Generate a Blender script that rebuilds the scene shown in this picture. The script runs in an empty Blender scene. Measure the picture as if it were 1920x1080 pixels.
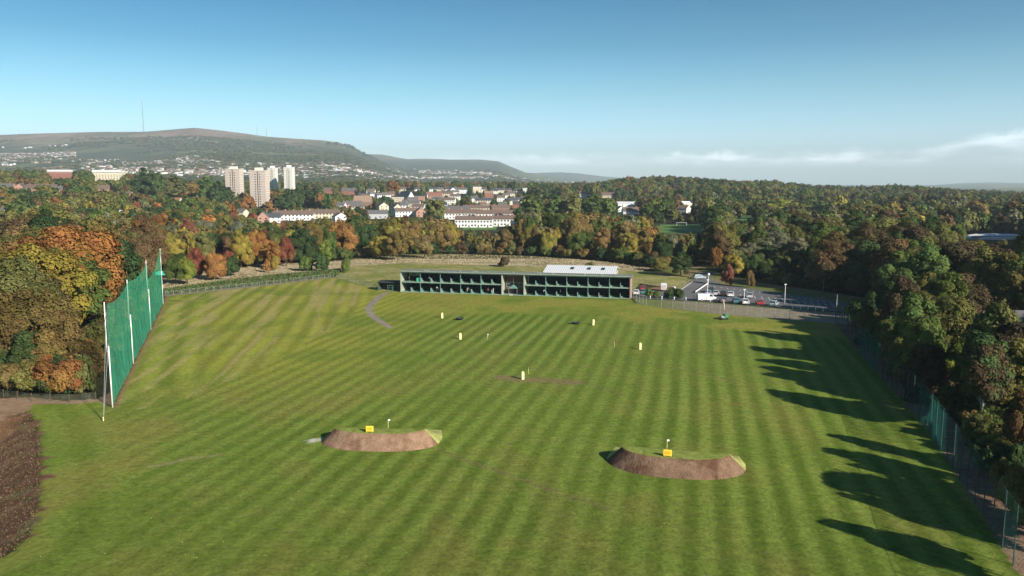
import bpy, bmesh, math, random
import numpy as np
from mathutils import Vector, Matrix
R = math.radians
random.seed(7)
rng = np.random.default_rng(7)
sc = bpy.context.scene
C = sc.collection

# ------------------------------------------------------------------ camera geometry
FPX, HZ, CAMH = 1495.0, 345.0, 31.0
PITCH = math.atan((540 - HZ) / FPX)

def G(x, y, z=0.0):
    """ground point under photograph pixel (x, y) at height z"""
    dx = (x - 960) / FPX
    dy = -(y - 540) / FPX
    Y = math.cos(PITCH) + dy * math.sin(PITCH)
    Z = -math.sin(PITCH) + dy * math.cos(PITCH)
    t = (z - CAMH) / Z
    return (dx * t, Y * t)

def P(x, y, z):
    """photograph pixel of a world point"""
    d = y * math.cos(PITCH) + (CAMH - z) * math.sin(PITCH)
    u = y * math.sin(PITCH) + (z - CAMH) * math.cos(PITCH)
    return (960 + FPX * x / d, 540 - FPX * u / d)

# ------------------------------------------------------------------ object helpers
def tag(o, label=None, cat=None, group=None, kind=None):
    if label: o['label'] = label
    if cat: o['category'] = cat
    if group: o['group'] = group
    if kind: o['kind'] = kind
    return o

def empty(name, loc=(0, 0, 0), rz=0.0, label=None, cat=None, group=None):
    o = bpy.data.objects.new(name, None)
    C.objects.link(o)
    o.location = loc
    o.rotation_euler = (0, 0, rz)
    o.empty_display_size = 0.5
    return tag(o, label, cat, group)

def copy_tree(o, parent=None):
    c = o.copy()
    C.objects.link(c)
    c.parent = parent
    for ch in KIDS.get(o.name, []):
        k = copy_tree(ch, c)
        KIDS.setdefault(c.name, []).append(k)
    return c
KIDS = {}

class MB:
    """collects simple shapes into one mesh"""
    def __init__(s):
        s.v = []; s.f = []; s.m = []; s.cur = 0
    def poly(s, pts, faces):
        b = len(s.v)
        s.v += [tuple(p) for p in pts]
        s.f += [tuple(b + i for i in f) for f in faces]
        s.m += [s.cur] * len(faces)
        return s
    def box(s, x0, x1, y0, y1, z0, z1):
        p = [(x0, y0, z0), (x1, y0, z0), (x1, y1, z0), (x0, y1, z0), (x0, y0, z1), (x1, y0, z1), (x1, y1, z1), (x0, y1, z1)]
        s.poly(p, [(0, 3, 2, 1), (4, 5, 6, 7), (0, 1, 5, 4), (1, 2, 6, 5), (2, 3, 7, 6), (3, 0, 4, 7)])
        return s
    def tube(s, pts, r0, r1=None, n=6, cap=True):
        r1 = r0 if r1 is None else r1
        pts = [Vector(p) for p in pts]
        rings = []
        for i, p in enumerate(pts):
            d = (pts[min(i + 1, len(pts) - 1)] - pts[max(i - 1, 0)]).normalized()
            a = d.orthogonal().normalized(); b = d.cross(a)
            r = r0 + (r1 - r0) * i / (len(pts) - 1)
            rings.append([p + (a * math.cos(2 * math.pi * k / n) + b * math.sin(2 * math.pi * k / n)) * r for k in range(n)])
        v = [q for ring in rings for q in ring]
        f = []
        for i in range(len(pts) - 1):
            for k in range(n):
                k2 = (k + 1) % n
                f.append((i * n + k, i * n + k2, (i + 1) * n + k2, (i + 1) * n + k))
        if cap:
            f.append(tuple(reversed(range(n))))
            f.append(tuple((len(pts) - 1) * n + k for k in range(n)))
        s.poly(v, f)
        return s
    def prism(s, prof, axis, a0, a1):
        """profile (list of 2-D points) extruded along axis 'x' or 'y'"""
        n = len(prof)
        if axis == 'x':
            v = [(a0, p, q) for p, q in prof] + [(a1, p, q) for p, q in prof]
        else:
            v = [(p, a0, q) for p, q in prof] + [(p, a1, q) for p, q in prof]
        f = [tuple(range(n)), tuple(reversed(range(n, 2 * n)))]
        f += [(i, i + n, (i + 1) % n + n, (i + 1) % n) for i in range(n)]
        s.poly(v, f)
        return s
    def blob(s, c, r, nu=8, nv=5):
        v = [(c[0], c[1], c[2] - r[2])]
        for j in range(1, nv):
            t = math.pi * j / nv
            for i in range(nu):
                a = 2 * math.pi * i / nu
                v.append((c[0] + r[0] * math.sin(t) * math.cos(a), c[1] + r[1] * math.sin(t) * math.sin(a), c[2] - r[2] * math.cos(t)))
        v.append((c[0], c[1], c[2] + r[2]))
        f = [(0, 1 + (i + 1) % nu, 1 + i) for i in range(nu)]
        for j in range(nv - 2):
            for i in range(nu):
                a = 1 + j * nu
                f.append((a + i, a + (i + 1) % nu, a + nu + (i + 1) % nu, a + nu + i))
        e = 1 + (nv - 2) * nu
        f += [(e + i, e + (i + 1) % nu, len(v) - 1) for i in range(nu)]
        s.poly(v, f)
        return s
    def build(s, name, mat, parent=None, smooth=False, bevel=0.0, loc=None, fixn=True):
        me = bpy.data.meshes.new(name)
        me.from_pydata(s.v, [], s.f)
        for m in (mat if isinstance(mat, (list, tuple)) else [mat]):
            me.materials.append(m)
        if isinstance(mat, (list, tuple)):
            me.polygons.foreach_set('material_index', s.m)
        if fixn or bevel:
            bm = bmesh.new(); bm.from_mesh(me)
            if bevel:
                bmesh.ops.bevel(bm, geom=bm.edges[:], offset=bevel, segments=2, affect='EDGES', clamp_overlap=True)
            bmesh.ops.recalc_face_normals(bm, faces=bm.faces[:])
            bm.to_mesh(me); bm.free()
        if smooth:
            me.polygons.foreach_set('use_smooth', [True] * len(me.polygons))
        me.update()
        o = bpy.data.objects.new(name, me)
        C.objects.link(o)
        if loc is not None: o.location = loc
        if parent is not None:
            o.parent = parent
            KIDS.setdefault(parent.name, []).append(o)
        return o

def np_mesh(name, verts, faces, mat, cols=None, smooth=False, fattr=None):
    """verts (n,3), faces (m,k) numpy"""
    me = bpy.data.meshes.new(name)
    nv, (nf, k) = len(verts), faces.shape
    me.vertices.add(nv); me.vertices.foreach_set('co', np.asarray(verts, np.float32).ravel())
    me.loops.add(nf * k); me.loops.foreach_set('vertex_index', faces.astype(np.int32).ravel())
    me.polygons.add(nf)
    me.polygons.foreach_set('loop_start', np.arange(0, nf * k, k, dtype=np.int32))
    me.polygons.foreach_set('loop_total', np.full(nf, k, np.int32))
    if smooth: me.polygons.foreach_set('use_smooth', np.ones(nf, bool))
    me.update(calc_edges=True)
    me.validate()
    if cols is not None:
        at = me.color_attributes.new('col', 'FLOAT_COLOR', 'POINT')
        c = np.ones((nv, 4), np.float32); c[:, :3] = cols
        at.data.foreach_set('color', c.ravel())
    if fattr is not None:
        at = me.attributes.new('lv', 'FLOAT', 'POINT')
        at.data.foreach_set('value', np.asarray(fattr, np.float32))
    me.materials.append(mat)
    return me

def link(name, me, parent=None):
    o = bpy.data.objects.new(name, me); C.objects.link(o)
    if parent is not None:
        o.parent = parent; KIDS.setdefault(parent.name, []).append(o)
    return o

# ------------------------------------------------------------------ numpy noise
def vnoise(x, y, seed=0):
    xi = np.floor(x).astype(np.int64); yi = np.floor(y).astype(np.int64)
    fx = x - xi; fy = y - yi
    fx = fx * fx * (3 - 2 * fx); fy = fy * fy * (3 - 2 * fy)
    def h(a, b):
        n = (a * 374761393 + b * 668265263 + seed * 1442695041) & 0xffffffff
        n = ((n ^ (n >> 13)) * 1274126177) & 0xffffffff
        return ((n ^ (n >> 16)) & 0xffff) / 65535.0
    return (h(xi, yi) * (1 - fx) + h(xi + 1, yi) * fx) * (1 - fy) + (h(xi, yi + 1) * (1 - fx) + h(xi + 1, yi + 1) * fx) * fy

def fbm(x, y, seed=0, oct=4):
    s = 0; a = 0.5; t = 0
    for i in range(oct):
        s = s + a * vnoise(x * 2 ** i + 17.3 * i, y * 2 ** i - 9.1 * i, seed + i); t += a; a *= 0.5
    return s / t

def sstep(a, b, x):
    t = np.clip((x - a) / (b - a), 0, 1)
    return t * t * (3 - 2 * t)

def inpoly(x, y, poly):
    r = np.zeros(np.shape(x), bool)
    n = len(poly)
    for i in range(n):
        x1, y1 = poly[i]; x2, y2 = poly[(i + 1) % n]
        if y1 == y2: continue
        c = ((y1 > y) != (y2 > y)) & (x < (x2 - x1) * (y - y1) / (y2 - y1) + x1)
        r ^= c
    return r

def dpoly(x, y, pts, closed=False):
    """distance to polyline"""
    d = np.full(np.shape(x), 1e9)
    n = len(pts)
    for i in range(n if closed else n - 1):
        x1, y1 = pts[i]; x2, y2 = pts[(i + 1) % n]
        L = (x2 - x1) ** 2 + (y2 - y1) ** 2 + 1e-9
        t = np.clip(((x - x1) * (x2 - x1) + (y - y1) * (y2 - y1)) / L, 0, 1)
        d = np.minimum(d, np.hypot(x - x1 - t * (x2 - x1), y - y1 - t * (y2 - y1)))
    return d

def GP(l): return [G(*p) for p in l]

# ------------------------------------------------------------------ materials
def mat(name):
    m = bpy.data.materials.new(name); m.use_nodes = True
    nt = m.node_tree; nt.nodes.clear()
    out = nt.nodes.new('ShaderNodeOutputMaterial')
    b = nt.nodes.new('ShaderNodeBsdfPrincipled')
    nt.links.new(b.outputs[0], out.inputs[0])
    return m, nt, b, out

def N(nt, t, **kw):
    n = nt.nodes.new(t)
    for k, v in kw.items():
        if k.startswith('i_'): n.inputs[k[2:].replace('_', ' ')].default_value = v
        else: setattr(n, k, v)
    return n

def simple(name, col, rough=0.7, var=0.15, scale=3.0, metal=0.0, spec=0.3, bump=0.0, coord='Object'):
    m, nt, b, out = mat(name)
    tc = N(nt, 'ShaderNodeTexCoord')
    no = N(nt, 'ShaderNodeTexNoise'); no.inputs['Scale'].default_value = scale; no.inputs['Detail'].default_value = 5
    nt.links.new(tc.outputs[coord], no.inputs['Vector'])
    mr = N(nt, 'ShaderNodeMapRange'); mr.inputs[1].default_value = 0.3; mr.inputs[2].default_value = 0.7
    mr.inputs[3].default_value = 1 - var; mr.inputs[4].default_value = 1 + var
    nt.links.new(no.outputs[0], mr.inputs[0])
    mx = N(nt, 'ShaderNodeVectorMath', operation='SCALE'); mx.inputs[0].default_value = col
    nt.links.new(mr.outputs[0], mx.inputs['Scale'])
    nt.links.new(mx.outputs[0], b.inputs['Base Color'])
    b.inputs['Roughness'].default_value = rough; b.inputs['Metallic'].default_value = metal
    b.inputs['Specular IOR Level'].default_value = spec
    if bump:
        bp = N(nt, 'ShaderNodeBump'); bp.inputs['Strength'].default_value = bump
        nt.links.new(no.outputs[0], bp.inputs['Height']); nt.links.new(bp.outputs[0], b.inputs['Normal'])
    return m

def vcol_mat(name, rough=0.9, fine=6.0, amp=0.35, bump=0.4, mid=0.8, bscale=0.15):
    """surface whose colour comes from the mesh, broken up by fine grain in world metres"""
    m, nt, b, out = mat(name)
    at = N(nt, 'ShaderNodeAttribute', attribute_name='col')
    tc = N(nt, 'ShaderNodeTexCoord')
    n1 = N(nt, 'ShaderNodeTexNoise'); n1.inputs['Scale'].default_value = fine; n1.inputs['Detail'].default_value = 3
    n2 = N(nt, 'ShaderNodeTexNoise'); n2.inputs['Scale'].default_value = mid; n2.inputs['Detail'].default_value = 4
    for n in (n1, n2): nt.links.new(tc.outputs['Object'], n.inputs['Vector'])
    ad = N(nt, 'ShaderNodeMath', operation='ADD'); nt.links.new(n1.outputs[0], ad.inputs[0]); nt.links.new(n2.outputs[0], ad.inputs[1])
    mr = N(nt, 'ShaderNodeMapRange'); mr.inputs[1].default_value = 0.65; mr.inputs[2].default_value = 1.35
    mr.inputs[3].default_value = 1 - amp; mr.inputs[4].default_value = 1 + amp
    nt.links.new(ad.outputs[0], mr.inputs[0])
    mx = N(nt, 'ShaderNodeVectorMath', operation='SCALE')
    nt.links.new(at.outputs['Color'], mx.inputs[0]); nt.links.new(mr.outputs[0], mx.inputs['Scale'])
    nt.links.new(mx.outputs[0], b.inputs['Base Color'])
    b.inputs['Roughness'].default_value = rough; b.inputs['Specular IOR Level'].default_value = 0.04
    if bump:
        bp = N(nt, 'ShaderNodeBump'); bp.inputs['Strength'].default_value = bump; bp.inputs['Distance'].default_value = bscale
        nt.links.new(ad.outputs[0], bp.inputs['Height']); nt.links.new(bp.outputs[0], b.inputs['Normal'])
    return m

M_turf = vcol_mat('turf', amp=0.36, bump=0.5, fine=3.2, mid=1.3, bscale=0.08)
M_rough = vcol_mat('rough_ground', amp=0.38, bump=0.8, fine=3.0, mid=0.7, bscale=0.3)
M_far = vcol_mat('far_land', amp=0.50, bump=0.0, fine=0.035, mid=0.012)
M_earth = vcol_mat('earth', amp=0.30, bump=0.7, fine=5.5, mid=1.4, bscale=0.14)

def leaf_mat():
    m, nt, b, out = mat('foliage')
    nt.nodes.remove(b)
    ti = N(nt, 'ShaderNodeAttribute', attribute_name='tint', attribute_type='INSTANCER')
    lv = N(nt, 'ShaderNodeAttribute', attribute_name='lv')
    oi = N(nt, 'ShaderNodeObjectInfo')
    tc = N(nt, 'ShaderNodeTexCoord')
    no = N(nt, 'ShaderNodeTexNoise', noise_dimensions='4D'); no.inputs['Scale'].default_value = 0.33; no.inputs['Detail'].default_value = 2
    nt.links.new(tc.outputs['Object'], no.inputs['Vector'])
    mw = N(nt, 'ShaderNodeMath', operation='MULTIPLY'); mw.inputs[1].default_value = 40; nt.links.new(oi.outputs['Random'], mw.inputs[0])
    nt.links.new(mw.outputs[0], no.inputs['W'])
    # hue drift from limb to limb
    mh = N(nt, 'ShaderNodeMapRange'); mh.inputs[1].default_value = 0.3; mh.inputs[2].default_value = 0.7; mh.inputs[3].default_value = 0.480; mh.inputs[4].default_value = 0.526
    nt.links.new(no.outputs[0], mh.inputs[0])
    hs = N(nt, 'ShaderNodeHueSaturation'); nt.links.new(mh.outputs[0], hs.inputs['Hue']); nt.links.new(ti.outputs['Color'], hs.inputs['Color'])
    mv = N(nt, 'ShaderNodeMapRange'); mv.inputs[3].default_value = 0.55; mv.inputs[4].default_value = 1.5
    nt.links.new(lv.outputs['Fac'], mv.inputs[0]); nt.links.new(mv.outputs[0], hs.inputs['Value'])
    d = N(nt, 'ShaderNodeBsdfDiffuse'); t = N(nt, 'ShaderNodeBsdfTranslucent')
    nt.links.new(hs.outputs[0], d.inputs[0]); nt.links.new(hs.outputs[0], t.inputs[0])
    mx = N(nt, 'ShaderNodeMixShader'); mx.inputs[0].default_value = 0.16
    nt.links.new(d.outputs[0], mx.inputs[1]); nt.links.new(t.outputs[0], mx.inputs[2])
    nt.links.new(mx.outputs[0], out.inputs[0])
    return m
M_leaf = leaf_mat()
M_bark = simple('bark', (0.10, 0.075, 0.055), 0.9, 0.35, 2.0)
M_birch = simple('pale_bark', (0.27, 0.25, 0.21), 0.8, 0.35, 3.0)
M_white = simple('white_paint', (0.78, 0.78, 0.75), 0.5, 0.06, 1.0)
M_cream = simple('cream_frame', (0.33, 0.36, 0.29), 0.6, 0.12, 1.0)
M_green_metal = simple('green_metal', (0.12, 0.24, 0.20), 0.5, 0.15, 1.0)
M_pale_green = simple('pale_green_slab', (0.22, 0.31, 0.25), 0.7, 0.2, 1.5)
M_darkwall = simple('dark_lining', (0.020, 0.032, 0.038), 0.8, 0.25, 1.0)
M_mat_green = simple('green_mat', (0.04, 0.13, 0.07), 0.9, 0.2, 2.0)
M_turq = simple('turquoise_panel', (0.06, 0.45, 0.32), 0.6, 0.1, 1.0)
M_brick = simple('brown_brick', (0.13, 0.065, 0.05), 0.85, 0.25, 4.0)
M_concrete = simple('concrete', (0.42, 0.40, 0.37), 0.85, 0.15, 1.0)
M_glass = simple('window_glass', (0.03, 0.045, 0.06), 0.12, 0.2, 1.0, spec=0.6)
M_black = simple('black_rubber', (0.015, 0.015, 0.017), 0.7, 0.2, 4.0)
M_steel = simple('grey_steel', (0.33, 0.35, 0.34), 0.45, 0.12, 3.0, metal=0.3)
M_yellow = simple('yellow_paint', (0.90, 0.80, 0.36), 0.5, 0.08, 3.0)
M_amber = simple('amber_board', (0.85, 0.42, 0.03), 0.5, 0.06, 3.0)
M_yboard = simple('yellow_board_edge', (0.90, 0.62, 0.06), 0.5, 0.06, 3.0)
M_lamp = simple('clear_lens', (0.75, 0.75, 0.72), 0.2, 0.03, 3.0)
M_redlens = simple('red_lens', (0.35, 0.02, 0.02), 0.3, 0.05, 3.0)

def corrugated():
    m, nt, b, out = mat('white_sheet_roof')
    tc = N(nt, 'ShaderNodeTexCoord'); w = N(nt, 'ShaderNodeTexWave'); w.inputs['Scale'].default_value = 0.5
    w.inputs['Distortion'].default_value = 0.0
    nt.links.new(tc.outputs['Object'], w.inputs['Vector'])
    r = N(nt, 'ShaderNodeMapRange'); r.inputs[3].default_value = 0.58; r.inputs[4].default_value = 0.8
    nt.links.new(w.outputs['Fac'], r.inputs[0])
    cc = N(nt, 'ShaderNodeCombineColor')
    for i in range(3): nt.links.new(r.outputs[0], cc.inputs[i])
    nt.links.new(cc.outputs[0], b.inputs['Base Color']); b.inputs['Roughness'].default_value = 0.5
    bp = N(nt, 'ShaderNodeBump'); bp.inputs['Strength'].default_value = 0.6; nt.links.new(w.outputs['Fac'], bp.inputs['Height']); nt.links.new(bp.outputs[0], b.inputs['Normal'])
    return m
M_corr = corrugated()

def net_mat(name, col, op, streak=0.12):
    m, nt, b, out = mat(name)
    nt.nodes.remove(b)
    d = N(nt, 'ShaderNodeBsdfDiffuse'); d.inputs[0].default_value = (*col, 1)
    tl = N(nt, 'ShaderNodeBsdfTranslucent'); tl.inputs[0].default_value = (*col, 1)
    md = N(nt, 'ShaderNodeMixShader'); md.inputs[0].default_value = 0.35
    nt.links.new(d.outputs[0], md.inputs[1]); nt.links.new(tl.outputs[0], md.inputs[2])
    tr = N(nt, 'ShaderNodeBsdfTransparent')
    tc = N(nt, 'ShaderNodeTexCoord')
    mp = N(nt, 'ShaderNodeMapping'); mp.inputs['Scale'].default_value = (1.2, 1.2, 0.12)
    no = N(nt, 'ShaderNodeTexNoise'); no.inputs['Scale'].default_value = 1.0; no.inputs['Detail'].default_value = 6
    nt.links.new(tc.outputs['Object'], mp.inputs[0]); nt.links.new(mp.outputs[0], no.inputs['Vector'])
    mr = N(nt, 'ShaderNodeMapRange'); mr.inputs[1].default_value = 0.35; mr.inputs[2].default_value = 0.65
    mr.inputs[3].default_value = op - streak; mr.inputs[4].default_value = op + streak
    nt.links.new(no.outputs[0], mr.inputs[0])
    mx = N(nt, 'ShaderNodeMixShader')
    nt.links.new(mr.outputs[0], mx.inputs[0]); nt.links.new(tr.outputs[0], mx.inputs[1]); nt.links.new(md.outputs[0], mx.inputs[2])
    nt.links.new(mx.outputs[0], out.inputs[0])
    return m
M_net = net_mat('green_netting', (0.11, 0.72, 0.42), 0.45, 0.12)
M_net2 = net_mat('thin_green_netting', (0.04, 0.24, 0.19), 0.06, 0.05)
M_net3 = net_mat('green_netting_patch', (0.04, 0.28, 0.22), 0.20, 0.14)
M_mesh = net_mat('wire_mesh', (0.36, 0.40, 0.30), 0.12, 0.06)

def colmat(name, col, rough=0.6, var=0.1, scale=1.5, **k): return simple(name, col, rough, var, scale, **k)

# ------------------------------------------------------------------ terrain
ridgeA = [(-700, 275), (-200, 262), (0, 256), (60, 254), (130, 252), (200, 249), (280, 250), (330, 246), (375, 242), (420, 246), (470, 252), (505, 257), (560, 261), (610, 264), (640, 268), (665, 276), (690, 290), (720, 305), (760, 318), (820, 330), (900, 339), (1000, 346), (3000, 352)]
ridgeB = [(-700, 345), (500, 340), (600, 310), (690, 290), (720, 291), (765, 299), (800, 298), (850, 300), (900, 300), (935, 303), (960, 314), (985, 324), (1030, 332), (1100, 340), (1200, 346), (3000, 352)]
ridgeC = [(-700, 350), (900, 345), (980, 325), (1050, 323), (1080, 325), (1130, 331), (1200, 337), (1260, 341), (1400, 347), (1600, 350), (1700, 348), (1740, 347), (1770, 345), (1800, 343), (1850, 342), (1920, 343), (2100, 344), (3000, 352)]
ridgeD = [(-700, 36), (0, 36), (200, 34), (300, 26), (400, 20), (560, 17), (700, 18), (900, 18), (1000, 15), (1080, 16), (1180, 23), (1300, 26), (1400, 20), (1500, 14), (1600, 9), (1700, 7), (1800, 4), (1920, 0), (3000, 0)]

def hterrain(x, y):
    x = np.asarray(x, float); y = np.asarray(y, float)
    yy = np.maximum(y, 1.0)
    px = 960 + FPX * x / yy
    h = np.zeros(x.shape)
    def ridge(tab, Rr, Y0, pw, back):
        Rr = min(Rr, 14400)
        t = np.interp(px, [a for a, b in tab], [b for a, b in tab])
        top = CAMH + (HZ - t) / FPX * Rr
        top = np.where(t > 349, -60, top)
        s = np.clip((yy - Y0) / (Rr - Y0), 0, 1) ** pw
        f = 1 - 0.5 * sstep(Rr, Rr + back, yy)
        return np.maximum(top, 0) * s * f
    nz = fbm(x / 900, y / 900, 3, 5) - 0.5
    a = ridge(ridgeA, 6500, 1700, 1.5, 4000)
    b = ridge(ridgeB, 9500, 2200, 1.5, 4000)
    c = ridge(ridgeC, 14500, 8000, 1.3, 4000)
    lf = 1 - sstep(230, 480, px)
    d = np.interp(px, [q for q, w in ridgeD], [w for q, w in ridgeD]) * (sstep(800, 1500, yy) * (1 - lf) + np.clip((yy - 460) / 880, 0, 1) ** 0.85 * lf)
    a = a * (1 + 0.35 * nz * (1 - sstep(5600, 6500, yy)))
    h = np.maximum(np.maximum(a, b), np.maximum(c, d))
    h = h + d * 0.35 * (nz * 2)
    h = h - 34 * sstep(1650, 2300, yy) * sstep(1250, 1420, px) * (1 - sstep(8000, 11000, yy))
    h = np.where(y < 430, 0, h * sstep(430, 560, yy))
    return h

PIT = GP([(54, 771), (72, 800), (77, 870), (74, 940), (58, 1000), (26, 1033), (0, 1046), (-150, 1075)]) + [(-90, 60), (-110, 100)] + GP([(-60, 800), (-10, 792), (25, 778)])

def hnear(x, y):
    x = np.asarray(x, float); y = np.asarray(y, float)
    ins = inpoly(x, y, PIT)
    d = dpoly(x, y, PIT, True)
    n = fbm(x / 3, y / 3, 21, 3) - 0.5
    return np.where(ins, -np.minimum(5.5, d * (0.40 + 0.10 * n)) + np.minimum(d * 0.2, 0.5) * n, 0.0)

def hgt(x, y):
    x = float(x); y = float(y)
    if y < 340: return float(hnear(np.array([x]), np.array([y]))[0])
    return float(hterrain(np.array([x]), np.array([y]))[0])

# ---- zones of the near ground (ground polygons)
net_bases = GP([(211, 764), (250, 682), (283, 618), (306, 570)])
fence_r = [(31.0, 26.0), (41.1, 61.9), G(1735, 800), G(1600, 650), G(1566, 607)]
lawn_l = GP([(310, 556), (400, 546), (500, 536), (620, 521)])
P0 = Vector((*G(752, 547), 0)); P1 = Vector((*G(1183, 560), 0))
LAWN = [(-46, 50), (-52, 24)] + [(31.0, 24)] + fence_r[1:] + GP([(1480, 600), (1350, 589), (1240, 577), (1192, 569), (1183, 560.5), (752, 547.5), (722, 547), (700, 540), (660, 530), (628, 521)]) + list(reversed(lawn_l)) + list(reversed(net_bases)) + GP([(185, 752), (150, 757), (100, 757), (62, 757), (54, 771), (72, 800), (77, 870), (74, 940), (58, 1000), (26, 1033), (0, 1046), (-60, 1058)])
BACKLAWN = GP([(628, 521), (640, 508), (662, 499), (760, 493), (900, 497), (1080, 502), (1200, 508), (1300, 522), (1300, 530), (1276, 543), (1200, 531), (1188, 545), (1183, 560), (752, 547), (722, 547), (700, 540)])
MEADOW = GP([(304, 546), (306, 521), (400, 506), (500, 496), (600, 492), (660, 487), (750, 478), (870, 477), (1000, 481), (1130, 490), (1220, 503), (1200, 509), (1080, 502), (900, 497), (760, 493), (662, 499), (640, 507), (620, 510), (500, 522), (400, 534)])
BRAMBLE = GP([(304, 546), (400, 532), (500, 520), (620, 508), (640, 507), (628, 521), (620, 521), (500, 536), (400, 546), (310, 556)])
CARPARK = GP([(1188, 546), (1190, 559), (1300, 563.5), (1400, 571.5), (1480, 578.5), (1600, 586), (1640, 580), (1600, 569), (1560, 563), (1450, 547), (1350, 532), (1330, 520), (1345, 512), (1325, 509), (1307, 515), (1277, 543), (1230, 538)])
GRAVEL = GP([(1190, 560), (1300, 565), (1400, 573), (1480, 580), (1600, 588), (1598, 612), (1566, 607), (1480, 600), (1350, 589), (1240, 577), (1192, 569)])
VERGE = GP([(1330, 520), (1350, 532), (1450, 547), (1560, 563), (1640, 580), (1660, 566), (1560, 548), (1450, 534), (1360, 520), (1340, 505), (1300, 498), (1220, 503), (1300, 522)])
PATH = GP([(722, 548), (733, 549), (722, 553), (707, 566), (697, 578), (700, 588), (717, 601), (738, 614), (728, 616), (706, 603), (688, 590), (685, 577), (697, 562), (712, 552)])
RFIELD = GP([(1858, 657), (1935, 652), (1990, 760), (1925, 752), (1896, 720), (1870, 690)])
def offs(pts, dx):  # shift to the right of the fence
    return [(x + dx, y) for x, y in pts]
DIRT = fence_r + list(reversed(offs(fence_r, 4.5)))
DIRT_L = GP([(-60, 748), (60, 745), (120, 752), (185, 748), (211, 735), (213, 764), (185, 752), (150, 757), (100, 757), (62, 757), (54, 771), (25, 778), (-10, 792), (-60, 800)])

X0, X1, Y0, Y1, ST = -130.0, 130.0, 20.0, 332.0, 0.5
gx = np.arange(X0, X1 + 1e-6, ST); gy = np.arange(Y0, Y1 + 1e-6, ST)
XX, YY = np.meshgrid(gx, gy)
ZZ = hnear(XX, YY)
fx, fy = XX.ravel(), YY.ravel()
col = np.zeros((fx.size, 3))

def mixc(mask, c):
    global col
    m = np.clip(mask, 0, 1)[:, None]
    col = col * (1 - m) + np.asarray(c) * m

n1 = fbm(fx / 9, fy / 9, 1, 4); n2 = fbm(fx / 2.2, fy / 2.2, 5, 3); n3 = fbm(fx / 28, fy / 28, 9, 3); n4 = fbm(fx / 0.9, fy / 0.9, 12, 2)
# wood floor as base
col[:] = (0.045, 0.042, 0.022)
mixc(0.6 * sstep(0.5, 0.7, n1), (0.07, 0.07, 0.028))
zone = np.zeros(fx.size, int)
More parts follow.
